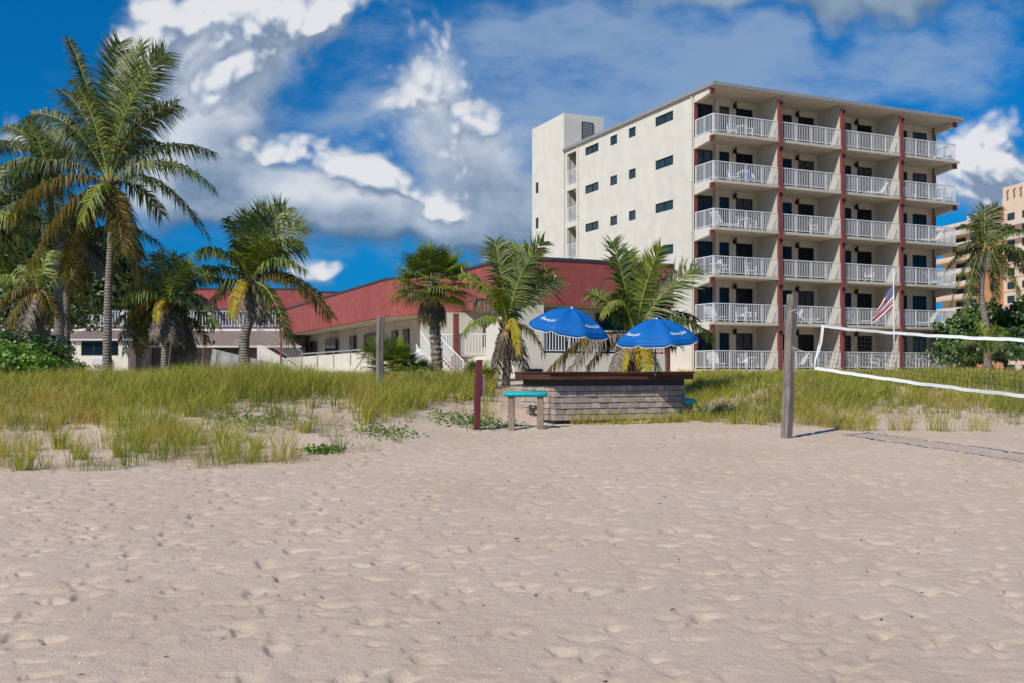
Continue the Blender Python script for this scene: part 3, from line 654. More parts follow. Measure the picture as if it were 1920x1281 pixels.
q.hexa([Vector((e0.x,e0.y,.4)), Vector((e1.x,e1.y,.4)), Vector((e1.x,e1.y+.2,.4)), Vector((e0.x,e0.y+.2,.4))], [Vector((e0.x,e0.y,4.55)), Vector((e1.x,e1.y,4.55)), Vector((e1.x,e1.y+.2,4.55)), Vector((e0.x,e0.y+.2,4.55))]); q.build('landing_wall', M['stucco_in'], motel)
q = MB(); w0 = mloc(P(914,600,Yl-.2)); w1 = mloc(P(963,600,44.6)); q.hexa([Vector((w0.x,w0.y,.3)),Vector((w1.x,w1.y,.3)),Vector((w1.x,w1.y+.2,.3)),Vector((w0.x,w0.y+.2,.3))],[Vector((w0.x,w0.y,3.6)),Vector((w1.x,w1.y,4.58)),Vector((w1.x,w1.y+.2,4.58)),Vector((w0.x,w0.y+.2,3.6))]); q.build('side_wall', M['stucco'], motel)
# outdoor stairs with white rails
st = empty('outdoor_stairs', P(850,715,46), 0, 'white railed outdoor stairs climbing from the dune to the motel landing', 'stairs')
def L_(p): return p-st.location
q = MB(); n = 9
for i in range(n):
    f = i/n; p = P(868-44*f, 716-48*f, 45.4+.9*f)-st.location; w = 1.5
    q.box(p.x-.35, p.x+.02, p.y-.2, p.y+w, p.z-.14, p.z)
q.build('steps', M['stucco'], st)
def sloped_rail(parent, p0, p1, h=.95, k=10, name='stair_railing', m='white', r=.03, pr=.018, loc=Vector((0,0,0))):
    p0 = p0-loc; p1 = p1-loc; q = MB(); up = Vector((0,0,h))
    q.tube([p0+up, p1+up], r, 6); q.tube([p0+up*.12, p1+up*.12], r*.7, 6); q.tube([p0, p0+up], r*1.2, 6); q.tube([p1, p1+up], r*1.2, 6)
    for i in range(1, k): a_ = p0.lerp(p1, i/k); q.tube([a_+up*.12, a_+up], pr, 4)
    return q.build(name, M[m], parent)
for dy in (0, 1.4):
    sloped_rail(st, P(869,716,45.2+dy), P(826,672,46+dy), k=16, loc=st.location)
for dy in (0,):
    sloped_rail(st, P(818,706,46), P(790,660,47), k=14, loc=st.location)
q = MB(); a_, b_ = P(818,712,46.2)-st.location, P(780,664,47)-st.location; q.hexa([a_-Vector((0,0,.6)), b_-Vector((0,0,.9)), b_+Vector((0,.1,-.9)), a_+Vector((0,.1,-.6))], [a_+Vector((0,0,.2)), b_+Vector((0,0,.5)), b_+Vector((0,.1,.5)), a_+Vector((0,.1,.2))]); q.build('stair_side', M['white'], st)
# spot lamps on the parapet
def lampfix(px, py, Y, label, frame=True):
    o = empty('flood_lamp', P(px, py, Y), 0, label, 'lamp'); q = MB()
    if frame: q.tube([(-.18,-.02,0),(-.18,-.1,1.0),(.12,-.1,1.05),(.12,-.02,.1)], .035, 6)
    else: q.tube([(0,0,0),(.1,-.2,0),(.3,-.3,-.05)], .03, 6); 
    q.build('bracket', M['redtrim'] if frame else M['white'], o)
    q = MB()
    if frame: q.box(-.1,.35,-.2,.1,-.15,-.05)
    else: q.tube([(.22,-.28,.04),(.34,-.4,.0)],[.04,.09],8); q.tube([(.3,-.28,.04),(.5,-.35,.1)],[.04,.09],8)
    q.build('lamp_head', M['peachwhite'], o)
lampfix(690,606,61,'flood lamp on a red bent bracket under the sloping red parapet')
lampfix(1022,524,44.6,'small white twin flood lamp on the dark red front parapet', False)

# ------------------------------------------------------------------ rear motel wing, behind the coconut palms
YB2 = 82.0
rear = empty('rear_motel_wing', (0, YB2, 0), 0, 'far motel wing with red top band, white railing and shingled lower roof behind the palms', 'building')
def rx(px, dy=0): return X(px, YB2+dy)
def rz_(py, dy=0): return Z(py, YB2+dy)
q = MB(); q.box(rx(-200),rx(587),1,1.3,rz_(577),rz_(541)); q.box(rx(587)+.003,rx(690),1.6,1.9,rz_(577),rz_(546)); q.box(rx(300)-8,rx(480),.9,.99,rz_(577),rz_(550)) ; pf = q.build('parapet', M['redwall'], rear)
q = MB(); q.box(rx(-200),rx(587)+.1,.95,1.35,rz_(541)+.003,rz_(541)+.12); q.box(rx(587)+.103,rx(690),1.55,1.95,rz_(546)+.003,rz_(546)+.12); q.build('coping', M['navy'], pf)
q = MB(); q.box(rx(-200),rx(690),2.2,2.5,.5,rz_(576)); q.build('wall', M['stucco'], rear)
q = MB(); q.box(rx(-200),rx(640),-.2,2.19,rz_(620)-.02,rz_(617)); q.box(rx(-200),rx(640),-.26,-.203,rz_(621.5),rz_(619)); q.build('balcony_slab', M['white'], rear)
q = MB(); q.box(rx(-200),rx(640),-.1,-.02,rz_(617)+.01,rz_(613)); q.build('red_kerb', M['redtrim'], rear)
railing(rear, [(rx(-100),-.05,rz_(617)+.15),(rx(560),-.05,rz_(617)+.15)], h=1.35, sp=.24, pk=.05, pw=.12, post=2.4)
for px, w in ((30,70),(178,26),(215,30),(350,26),(378,60),(450,46),(510,30)):
    window(rear, (rx(px),2.195,rz_(614)), (1,0,0), (0,-1,0), w/F*YB2, rz_(580)-rz_(614), 2 if w > 40 else 1, 'balcony_door', 'curtain' if px in (378,450,178) else 'glass', .08)
q = MB(); y0, y1 = -2.0, -.27
q.hexa([(rx(-200),y0,rz_(650)-.05),(rx(575),y0,rz_(650)-.05),(rx(575),y1,rz_(650)-.05),(rx(-200),y1,rz_(650)-.05)], [(rx(-200),y0,rz_(650)),(rx(575),y0,rz_(650)),(rx(575),y1,rz_(622)),(rx(-200),y1,rz_(622))]); ap = q.build('lower_roof', M['shingle'], rear)
q = MB(); q.box(rx(-200),rx(575),y0-.1,y0-.003,rz_(653),rz_(650)+.02); q.build('gutter', M['peachwhite'], ap)
for px in (350, 458, 405):
    q = MB(); q.box(rx(px)-.25,rx(px)+.25,-1.9,-1.5,rz_(648),rz_(638)); q.build('roof_vent', M['roofgrey'], ap)
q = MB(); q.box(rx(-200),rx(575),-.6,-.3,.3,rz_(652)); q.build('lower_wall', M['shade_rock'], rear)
# projecting ground floor room
YR = 76.0
room = empty('annex_building', P(188,700,YR), 0, 'small cream flat-fronted room with a wide dark window behind the tall palm trunk', 'building')
ro = room.location
def lx(px, d=0): return X(px, YR)-ro.x
def lz(py): return Z(py, YR)-ro.z
holed_wall('front_wall', M['stucco'], room, lx(135), lx(240), -.6, lz(638), [(lx(152),lx(222),lz(667),lz(639.5))], (0,0,0), (1,0,0), (0,1,0), .2)
window(room, (lx(152),0,lz(667)), (1,0,0), (0,1,0), lx(222)-lx(152), lz(639.5)-lz(667), 3, 'window', 'glass', .08)
q = MB(); q.box(lx(240)-.2,lx(240),.203,5,-.6,lz(638)); q.box(lx(135),lx(135)+.2,.203,5,-.6,lz(638)); q.build('side_wall', M['stucco_in'], room)
q = MB(); q.hexa([(lx(133),-.25,lz(638)+.003),(lx(250),-.25,lz(638)+.003),(lx(250),5,lz(638)+.003),(lx(133),5,lz(638)+.003)],[(lx(133),-.25,lz(637)+.05),(lx(250),-.25,lz(637)+.05),(lx(250),2.2,lz(617)),(lx(133),2.2,lz(617))]); rf = q.build('roof', M['shingle'], room)
q = MB(); q.box(lx(132),lx(251),-.33,-.253,lz(638.5),lz(636)); q.build('fascia_board', M['white'], rf)
q = MB(); q.box(lx(173),lx(209),-.28,-.003,lz(684),lz(672))
for i in range(5): q.box(lx(174),lx(208),-.30,-.283,lz(683-i*2.2),lz(682.2-i*2.2))
ac = q.build('air_conditioner', M['plastic'], room)
# dune-side stair rail at the left end of the red parapet
sr = empty('stair_rail', P(523,650,70), 0, 'long grey sloping handrail left of the red motel parapet', 'railing')
sloped_rail(sr, P(482,636,78), P(566,688,63), h=1.0, k=34, name='rail_panel', loc=sr.location, m='roofgrey')
q = MB(); q.tube([P(527,697,69)-sr.location, P(527,618,69)-sr.location], .07, 8); q.build('post', M['redtrim'], sr)
q = MB(); 
for f0, f1 in ((0,1),):
    a_, b_ = P(482,650,78.3)-sr.location, P(570,703,63.3)-sr.location; q.hexa([a_-Vector((0,0,2)), b_-Vector((0,0,1.5)), b_+Vector((.3,.3,-1.5)), a_+Vector((.3,.3,-2))],[a_+Vector((0,0,.12)), b_+Vector((0,0,.12)), b_+Vector((.3,.3,.12)), a_+Vector((.3,.3,.12))])
q.build('ramp_wall', M['stucco'], sr)
q = MB(); q.hexa([P(392,700,80)-sr.location,P(560,705,66)-sr.location,P(560,705,67.5)-sr.location,P(392,700,81.5)-sr.location],[P(398,654,80)-sr.location,P(560,692,66)-sr.location,P(560,692,67.5)-sr.location,P(398,654,81.5)-sr.location]); q.build('rubble_slope', M['shade_rock'], sr)
hl_ = MB(); a_, b_ = P(566,664,62.5), P(690,655,58); a_ -= sr.location; b_ -= sr.location; hl_.tube([a_,b_],.045,6)
for i in range(5): c_ = a_.lerp(b_, i/4); hl_.tube([c_, c_-Vector((0,0,.9))], .04, 6)
hl_.build('terrace_handrail', M['roofgrey'], sr)

# ------------------------------------------------------------------ peach apartment tower, far right
T0 = (98.8, 200.0); e1 = Vector((.2036,-1)).normalized(); aT = math.atan2(e1.y, e1.x)
tower = empty('apartment_tower', (T0[0], T0[1], 0), aT, 'tall peach apartment tower with an orange ribbed centre strip beyond the hotel', 'building')
def tl(px): return on_line(px, T0, (e1.x, e1.y))
def tz(py): return Z(py, 200)
xa, xb, xc, xd = tl(1765), tl(1832), tl(1882), tl(1990)
ZT = tz(386)
q = MB(); q.box(xa-2,xb-.01,1.6,14,-1,ZT-2.3); q.box(xb,xb+.4,0,1.59,-1,ZT-2.4); q.box(xc+.01,xd,0,14,-1,ZT-.02)
q.build('wall', M['peach'], tower)
q = MB(); q.box(xb+.41,xc,-.35,13.9,-1,ZT); w_ = q.build('brick_strip', M['orangebrick'], tower)
q = MB(); q.box(xc-.4,xd,.1,14,ZT+.003,ZT+3.7); ph = q.build('penthouse', M['peach'], tower)
q = MB(); q.box(xa-3,xb+.4,-1.4,14,ZT-2.3,ZT-1.6); q.build('roof', M['peachwhite'], tower)
q = MB()
for i, (dx, zz, hh) in enumerate(((1.4,.8,2.2),(3.3,.9,2.1),(5.2,.8,2.2),(8.0,.8,2.2))):
    x0 = xc-.4+dx; zb_ = ZT+zz
    q.tube([(x0,.07,zb_),(x0+.15,.05,zb_+hh*.4),(x0-.05,.05,zb_+hh*.75),(x0+.3,.07,zb_+hh)], [.06,.14,.2,.08], 6); q.tube([(x0-.4,.07,zb_+hh*.9),(x0,.05,zb_+hh*.72),(x0+.45,.07,zb_+hh*.95)], [.05,.12,.05], 5)
    q.ball((x0+.05,.05,zb_+.6),(.28,.08,.35),8,5)
q.build('wall_relief', M['relief'], ph)
FH = 25.6/F*200; k = 0
while True:
    z = ZT-1.4-FH*(k+1)+1.0
    if z < 1: break
    z0 = z
    for w0, w1 in ((1.2,3.2),(5.4,9.0),(11,15)):
        window(tower, (xc+w0,0.0,z0), (1,0,0), (0,-1,0), w1-w0, 1.35, 3 if w1-w0 > 3 else 1, 'window', 'glassblue', .14)
    q = MB(); q.box(xc+.3,xd,-.9,-.01,z0-1.25,z0-.35) if k % 1 == 0 and k < 3 else q.box(xc+.02,xd,-.12,-.01,z0-.5,z0-.3); q.build('floor_band', M['peachwhite' if k in (0,1,2) else 'peach'], tower)
    if k >= 4:
        window(tower, (xc-3.4,-.352,z0), (1,0,0), (0,-1,0), .9, 1.35, 1, 'window', 'glassblue', .14)
    q = MB(); q.box(xa-2.5,xb-.3,-1.2,1.59,z0-1.0,z0-.75); q.box(xa-2.5,xb-.3,-1.25,-1.1,z0-.74,z0+.05); q.build('balcony', M['peachwhite' if k % 3 == 0 else 'peach'], tower)
    window(tower, (xb-4.2,1.595,z0), (1,0,0), (0,-1,0), 3.2, 1.5, 2, 'window', 'glassblue', .14); window(tower, (xb-9,1.595,z0), (1,0,0), (0,-1,0), 3.2, 1.5, 2, 'window', 'glass', .14)
    k += 1
q = MB(); q.box(xb-6,xb-3,2,5,ZT-1.55,ZT+.3); q.box(xc-3,xc-1.2,2,5,ZT+.01,ZT+2.0); q.build('roof_plant', M['white'], tower)
# ------------------------------------------------------------------ palms
def frond(parent, p2, arch=.3, lw=.62, m='g_palm', rm='rachis', roll=0., hang=.45, n=None, name='frond', p0=(0,0,0), p1=None, stiff=1.0, bare=.12, wd=.043, curl=0):
    lw = lw*1.42
    """feather leaf: curved midrib from p0 to p2 with drooping leaflets on both sides"""
    p0 = Vector(p0); p2 = Vector(p2); ch = p2-p0; L = ch.length
    if p1 is None: p1 = p0.lerp(p2, .5)+Vector((0,0,arch*L))
    p1 = Vector(p1)
    up_ = max(0, ch.z/L); p1 = p1+Vector((0,0,.10*L*(1-up_)))-Vector((ch.x,ch.y,0))*.22*up_; p2 = p2+Vector((.10*L*up_,0,-.10*L*(1-.95*up_)*(1 if ch.z > -.3*L else .3)))
    p1 = p1+Vector((0,0,.06*L))
    N = 14; pts = [p0*(1-t)**2+p1*2*t*(1-t)+p2*t*t for t in [i/N for i in range(N+1)]]
    Lc = sum((pts[i+1]-pts[i]).length for i in range(N))
    q = MB(); q.tube(pts, [.032*(1-.9*i/N)+.004 for i in range(N+1)], 5, 1)
    h = Vector((ch.x, ch.y, 0))
    h = h.normalized() if h.length > .15*L else Vector((math.cos(roll), math.sin(roll), 0))
    S0 = h.cross(Vector((0,0,1))).normalized()
    if up_ > .6: S0 = (S0*(1-up_)*1.2+Vector((1 if S0.x >= 0 else -1,.25,0))*up_); S0 = (S0-ch.normalized()*S0.dot(ch.normalized())).normalized()
    n = n or int(Lc*31); tw0 = random.uniform(-.5,.5); gap = [random.random() for _ in range(3)]
    for i in range(n):
        t = bare+(1-bare)*(i+.5)/n
        p = p0*(1-t)**2+p1*2*t*(1-t)+p2*t*t; T = ((p1-p0)*(1-t)+(p2-p1)*t).normalized()
        S = (Matrix.Rotation(roll*.6+curl*t+tw0*t*t+.10*math.sin(i*.9), 3, T) @ S0).normalized(); Nn = S.cross(T).normalized()
        if Nn.z < 0: Nn = -Nn
        u = (t-bare)/(1-bare); prof = min(1, .5+1.6*u)*(1-.45*max(0, (u-.72)/.28)**1.5)
        for sd in (-1, 1):
            if random.random() < .03 or min(abs(t-g_) for g_ in gap) < .008: continue
            l = lw*prof*random.uniform(.72, 1.1)
            fw = .18+.55*u*u+.5*up_*u
            d = (S*sd+T*fw+Nn*random.uniform(.05,.35)*stiff+Vector((random.gauss(0,.15)+.06,random.gauss(0,.15),random.gauss(0,.13)))).normalized()
            hg = hang*random.uniform(.6,1.3)
            a = p+T*random.uniform(-.01,.01); b = a+d*l*.40+Vector((0,0,-hg*l*.16)); d2 = (d*.8+Vector((.18,0,-hg*2.1))).normalized(); c = b+d2*l*.58
            wv = (T-d*T.dot(d)).normalized()*wd*.5*(.7+.5*prof)
            q.face([a-wv*.7, a+wv*.7, b+wv, b-wv], 0)
            k_ = len(q.v); q.v += [tuple(c)]; q.f.append((k_-1, k_-2, k_)); q.m.append(0)
    o = q.build(name, [M[m], M[rm]], parent)
    return o
def trunk(parent, pts, r0, r1, m='trunk', rings=34, name='trunk', swell=1.35):
    pts = [Vector(p) for p in pts]; N = rings*2; P_ = []; Rr = []
    for i in range(N+1):
        t = i/N; k = t*(len(pts)-1); j = min(int(k), len(pts)-2); f = k-j
        a = pts[max(j-1,0)]; b = pts[j]; c = pts[j+1]; d = pts[min(j+2,len(pts)-1)]
        p = .5*((2*b)+(c-a)*f+(2*a-5*b+4*c-d)*f*f+(-a+3*b-3*c+d)*f**3)
        P_.append(p); r = r0*(1-t)+r1*t; r *= 1+(swell-1)*math.exp(-t*9); r *= (1.05 if i % 2 else .97)+random.gauss(0,.012); Rr.append(r)
    q = MB(); q.tube(P_, Rr, 12); return q.build(name, M[m], parent, smooth=True)
def boots(parent, r=.2, h=.5, n=16, coc=0, m='boot'):
    q = MB()
    for i in range(n):
        a = i*2.4; z = -h+h*1.15*i/n; d = Vector((math.cos(a), math.sin(a), 0))
        q.tube([d*r*.55+Vector((0,0,z-.06)), d*r*1.1+Vector((0,0,z+.10)), d*r*1.7+Vector((0,0,z+.28))], [.06,.05,.02], 5)
    q.tube([(0,0,-h),(0,0,-h*.3),(0,0,.15)],[r*.75,r*.8,r*.35],9)
    q.build('leaf_bases', M[m], parent)
    for i in range(coc):
        a = random.uniform(0,6.28); q = MB(); q.ball((math.cos(a)*r*1.5, math.sin(a)*r*1.5-.08, -h*.25+random.uniform(-.22,.1)), (.10,.10,.13)); q.build('coconut', M['coco'], parent, smooth=True)
def coco_palm(name, label, Y, crown, base, fr, r0=.16, r1=.11, mid=None, coc=4, dead=0, group='coconut palms', zb=None, rest=0, restL=2.6, lw=.6, boot=(.2,.45,16), restm=('g_palm','g_dark','g_oliv'), trunkless=False, nscale=1):
    """fr: (tip px, tip py, depth offset m, arch, material, hang) with tips placed where the leaf tips stand"""
    c = P(crown[0], crown[1], Y); bz = G(X(base[0], Y), Y)-.15 if zb is None else zb
    b = Vector((X(base[0], Y), Y, bz))
    o = empty(name, b, 0, label, 'palm tree', group)
    cl = c-b
    piv = bpy.data.objects.new('crown', None)
    m_ = [Vector((0,0,0))]
    if mid: m_ += [P(mx, my, Y)-b for mx, my in mid]
    m_ += [cl+Vector((0,0,-boot[1]*.5))]
    if not trunkless: trunk(o, m_, r0, r1, rings=max(10, int(cl.z*5)))
    n0 = len(COL.objects)
    made = []
    class Par: pass
    before = set(bpy.data.objects)
    boots(o, boot[0], boot[1], boot[2], coc)
    for f in fr:
        tx, ty, dy, arch, mm, hang = f[:6]; kw = f[6] if len(f) > 6 else {}
        tip = P(tx, ty, Y+dy)-c
        rm = 'rachis_b' if mm in ('g_dead','g_oliv') else 'rachis'
        frond(o, tip, arch, m=mm, rm=rm, hang=hang, lw=kw.pop('lw', lw), roll=kw.pop('roll', random.uniform(-.5,.5)), **kw)
    for i in range(rest):
        a = i*2.399+random.uniform(-.2,.2); el = random.uniform(-.9,.95); L = restL*random.uniform(.8,1.1)
        tip = Vector((math.cos(a)*math.cos(el), math.sin(a)*math.cos(el)*.9+.15, math.sin(el)))*L
        frond(o, tip, .12+.2*math.cos(el), m=random.choice(restm) if el > -.3 else 'g_oliv', hang=.5, lw=lw, roll=random.uniform(-.5,.5))
    for i in range(dead):
        a = random.uniform(0,6.28); L = random.uniform(.8,1.5)
        frond(o, (math.cos(a)*.5, math.sin(a)*.5, -L), .12, m='g_dead', rm='rachis_b', hang=.9, lw=.4, roll=a, name='dead_frond')
    new = [x for x in bpy.data.objects if x not in before]
    for x in new:
        x.location = Vector(x.location)+cl
    return o
HP = 'coconut palms growing along the dune'
# tall palm at left
coco_palm('coconut_palm', 'tallest coconut palm with a slim grey trunk standing in front of the left palm group', 34, (205,345), (200,712), [
 (98,66,1.2,.06,'g_dark',.25,{'lw':.38}),(198,78,.9,.03,'g_palm',.1,{'roll':.3,'lw':.75}),(240,82,.3,.02,'g_palm',.1,{'roll':-.4,'lw':.8}),(285,98,.2,.08,'g_palm',.15,{'lw':.8}),(262,130,-.9,.10,'g_palm',.3,{'lw':.6}),
 (318,190,-.8,.20,'g_dark',.5,{'lw':.7}),(392,272,.3,.24,'g_dark',.9),(402,332,-.6,.24,'g_palm',1.0),(390,438,-.3,.34,'g_dark',1.0),(305,400,1.3,.3,'g_palm',.9),
 (262,525,-1.0,.16,'g_oliv',.8,{'lw':.7}),(230,470,-1.2,.2,'g_oliv',.8),(155,412,-1.5,.25,'g_lime',.8),(18,402,-.4,.28,'g_oliv',1.0),(50,505,-.5,.20,'g_oliv',1.0,{'lw':.75}),
 (5,315,.3,.18,'g_dark',.9),(46,205,.4,.20,'g_dark',.6),(92,162,1.1,.12,'g_dark',.3),(120,150,-.6,.15,'g_palm',.4),
 (300,265,1.8,.25,'g_dark',.7),(75,300,1.9,.25,'g_dark',.7),(120,505,.6,.1,'g_oliv',.8)],
 r0=.145, r1=.10, mid=[(203,560),(208,440)], coc=7, dead=3, group=HP, lw=.66, boot=(.22,.6,20))
coco_palm('coconut_palm', 'broad coconut palm with its pale arching crown just left behind the tallest palm', 42, (88,312), (112,700), [
 (0,232,.5,.15,'g_palm',.6),(40,225,-.4,.1,'g_palm',.4),(70,232,.4,.02,'g_palm',.2,{'lw':.8}),(130,235,.2,.1,'g_lime',.3),(5,305,-.5,.2,'g_palm',.9),(-30,345,.3,.25,'g_palm',.9),(20,395,-.6,.3,'g_palm',1),
 (150,420,.5,.3,'g_dark',.9),(60,450,-.5,.25,'g_palm',1),(110,450,-.7,.2,'g_dark',1),(165,270,1,.2,'g_dark',.6),(-20,270,1,.2,'g_dark',.6),(30,470,.6,.25,'g_dark',1)], r0=.2, r1=.13, mid=[(110,560),(104,440)], group=HP, dead=3, lw=.72)
coco_palm('coconut_palm', 'dark shaded palm with drooping grey leaves between the twin trunks and the tall palm', 45, (140,452), (126,698), [
 (85,510,-.8,.35,'g_dead',1.0),(195,515,-.8,.38,'g_dead',1.0),(190,430,.3,.15,'g_dark',.6),(250,480,.5,.3,'g_dark',.8),(95,415,.2,.2,'g_dark',.5),(150,385,.8,.05,'g_dark',.3),(230,560,-.3,.3,'g_dark',1),(60,560,.3,.3,'g_dark',1),(300,445,.8,.25,'g_dark',.8),(140,560,-1,.2,'g_oliv',1),(270,600,.3,.3,'g_oliv',1),(180,610,.3,.2,'g_dark',1)],
 r0=.17, r1=.12, mid=[(124,600),(128,520)], group=HP, dead=6, lw=.7, restL=3, rest=6, restm=('g_dark',))
coco_palm('coconut_palm', 'small leaning palm with brown drooping leaves nearest the bright green bush', 38, (72,548), (86,690), [
 (0,560,-.5,.3,'g_oliv',1),(10,625,-.8,.35,'g_oliv',1),(40,640,-1,.3,'g_dead',1),(130,610,.3,.3,'g_dead',1),(30,500,.2,.15,'g_palm',.6),(85,470,.5,.05,'g_lime',.3),(120,510,.4,.2,'g_palm',.7),(-30,520,.3,.2,'g_lime',.8),(55,490,-.4,.1,'g_lime',.4),(100,590,-.8,.3,'g_oliv',1)],
 r0=.17, r1=.12, mid=[(80,640),(73,590)], group=HP, dead=4, lw=.5)
coco_palm('coconut_palm', 'palm at the left edge of the photo with leaves reaching in from outside', 40, (-25,425), (-60,700), [
 (50,360,.2,.2,'g_palm',.8),(45,330,-.3,.1,'g_dark',.5),(60,450,-.4,.3,'g_palm',1),(55,510,.4,.3,'g_oliv',1),(20,560,-.4,.3,'g_palm',1),(-20,320,.4,.05,'g_palm',.2),(-90,350,.2,.2,'g_palm',.6),(-120,430,.2,.25,'g_palm',.8),(-90,520,.2,.25,'g_oliv',1),(30,400,-.8,.2,'g_lime',.8),(70,400,1,.2,'g_dark',.7),(60,530,-.2,.2,'g_palm',.8)],
 r0=.18, r1=.13, group=HP, lw=.65)
coco_palm('coconut_palm', 'short palm with a thick shaggy trunk skirt of hanging dead leaves', 36, (314,572), (312,708), [
 (284,474,.2,.05,'g_palm',.2),(325,478,.6,.02,'g_palm',.1),(348,492,-.3,.06,'g_lime',.2),(395,500,.2,.22,'g_lime',.8),(430,520,.4,.25,'g_dark',.9),(425,590,-.4,.36,'g_dead',1.1),(405,610,-.8,.5,'g_palm',1.0),(228,556,-.5,.4,'g_lime',1.0),(240,590,-.2,.3,'g_oliv',1.0),(265,620,.4,.3,'g_dark',1.0),(262,500,.6,.15,'g_dark',.5),
 (292,600,-1.1,.7,'g_yel',.8,{'lw':.25}),(230,530,.8,.2,'g_palm',.7),(370,640,.3,.4,'g_dark',1)],
 r0=.2, r1=.2, group=HP, coc=2, dead=9, lw=.52)
coco_palm('coconut_palm', 'leaning dead-skirted palm stump close right of the short shaggy palm', 37, (338,600), (340,706), [
 (300,560,.6,.2,'g_dark',.7),(372,560,.5,.2,'g_dark',.7),(390,640,.4,.4,'g_oliv',1),(345,520,.6,.05,'g_palm',.3),(318,690,-.4,.3,'g_dead',1),(356,690,-.5,.3,'g_dead',1),(335,695,-.7,.2,'g_dead',1)],
 r0=.22, r1=.18, group=HP, coc=0, dead=12, lw=.4)
coco_palm('coconut_palm', 'wind-swept lime green coconut palm with one bright yellow drooping leaf', 36, (468,530), (461,700), [
 (412,408,.2,.08,'g_palm',.3,{'lw':.4}),(450,400,.5,.03,'g_lime',.1),(488,388,.6,.06,'g_lime',.15,{'lw':.7}),(522,390,.3,.10,'g_palm',.2,{'lw':.75}),(556,420,0,.20,'g_palm',.3,{'lw':.75}),(560,455,-.3,.25,'g_palm',.5,{'lw':.7}),
 (362,468,-.3,.34,'g_lime',.9),(570,498,-.6,.38,'g_lime',1.0),(622,590,-.2,.34,'g_oliv',1.0),(545,640,-.9,.30,'g_palm',.9),(432,592,-1.2,.42,'g_yel',.7,{'lw':.32}),(400,560,.6,.3,'g_palm',.9),(380,510,.7,.25,'g_palm',.8),(430,470,-.6,.1,'g_lime',.4),(500,450,-.8,.08,'g_lime',.3),(585,540,.8,.3,'g_palm',.9),(505,600,.4,.3,'g_dead',.9)],
 r0=.20, r1=.13, mid=[(458,640),(470,590)], group=HP, coc=5, dead=7, lw=.58, boot=(.24,.6,20))
coco_palm('coconut_palm', 'coconut palm left of the blue umbrellas with a short yellow leaf hanging over its trunk', 34, (953,612), (948,712), [
 (912,452,.2,.05,'g_palm',.15,{'lw':.6}),(935,460,.8,.02,'g_palm',.1,{'lw':.6}),(960,462,.5,.04,'g_lime',.1,{'lw':.5}),(1004,452,.3,.10,'g_palm',.2,{'lw':.55}),(985,475,-.5,.04,'g_palm',.15),(1042,522,.2,.12,'g_palm',.3),(1028,500,.9,.15,'g_palm',.3),
 (856,508,.1,.10,'g_lime',.4,{'lw':.38}),(880,560,.6,.3,'g_dead',.9),(866,618,-.4,.34,'g_lime',.9,{'lw':.4}),(1022,662,-.2,.42,'g_oliv',1.0,{'lw':.42}),(972,662,-1.3,.6,'g_yel',.8,{'lw':.22}),(930,690,-.4,.4,'g_dead',1),(985,700,-.2,.3,'g_dead',1),(925,540,-.9,.1,'g_lime',.3,{'lw':.3})],
 r0=.15, r1=.11, group=HP, coc=2, dead=7, lw=.52)
coco_palm('coconut_palm', 'low trunkless coconut palm fanning out directly behind the two blue umbrellas', 33, (1192,636), (1196,705), [
 (1130,452,.2,-.02,'g_palm',.1,{'lw':.62,'roll':.5}),(1163,470,1.2,.03,'g_lime',.1,{'lw':.5}),(1222,462,.0,-.03,'g_lime',.1,{'lw':.5}),(1290,500,.4,.02,'g_palm',.15,{'lw':.8,'roll':-.6}),(1200,490,.9,.02,'g_palm',.1),(1096,545,.3,.12,'g_palm',.3,{'lw':.6}),
 (1122,590,-.6,.95,'g_lime',.9,{'lw':.28}),(1335,622,-.2,.36,'g_palm',.7,{'lw':.6}),(1300,590,.9,.3,'g_dark',.6),(1270,640,.6,.3,'g_dark',.9),(1125,640,.5,.3,'g_dark',.8),(1245,560,.8,.15,'g_dark',.4),(1150,550,-.4,.1,'g_dark',.3),
 (1018,690,.3,.25,'g_oliv',1.0),(1060,700,-.5,.3,'g_dead',1.0),(1212,705,-1.0,.25,'g_yel',.6,{'lw':.4}),(1238,705,-.2,.3,'g_dead',1.0),(1150,705,-.7,.35,'g_dead',1.0),(1100,690,.4,.3,'g_oliv',1.0),(1168,704,-1.0,.3,'g_yel',.8,{'lw':.15})],
 r0=.16, r1=.14, group=HP, coc=0, dead=3, lw=.52)
coco_palm('coconut_palm', 'slender coconut palm in front of the peach tower beyond the hotel balconies', 55.5, (1848,470), (1852,672), [
 (1800,420,.4,.2,'g_dark',.6),(1838,388,.3,.04,'g_palm',.15,{'lw':.75}),(1862,388,.6,.03,'g_dark',.1,{'lw':.75}),(1815,402,.6,.12,'g_dark',.3),(1775,500,.2,.28,'g_dark',.9),(1790,460,-.5,.2,'g_dark',.8),(1782,570,.2,.38,'g_dark',1.0),(1808,590,-.5,.38,'g_dark',1.0),
 (1890,420,.5,.15,'g_dark',.5),(1932,430,.2,.25,'g_palm',.9),(1935,480,-.3,.25,'g_palm',1.0),(1912,556,-.4,.34,'g_palm',1.0),(1930,512,.5,.3,'g_dark',1.0),(1868,556,.5,.3,'g_dark',1.0),(1828,550,.6,.3,'g_dark',1.0),(1880,520,-1.0,.3,'g_dark',1.0)],
 r0=.2, r1=.13, mid=[(1850,620),(1840,550)], group=HP, coc=6, dead=1, lw=.55, zb=1.2)
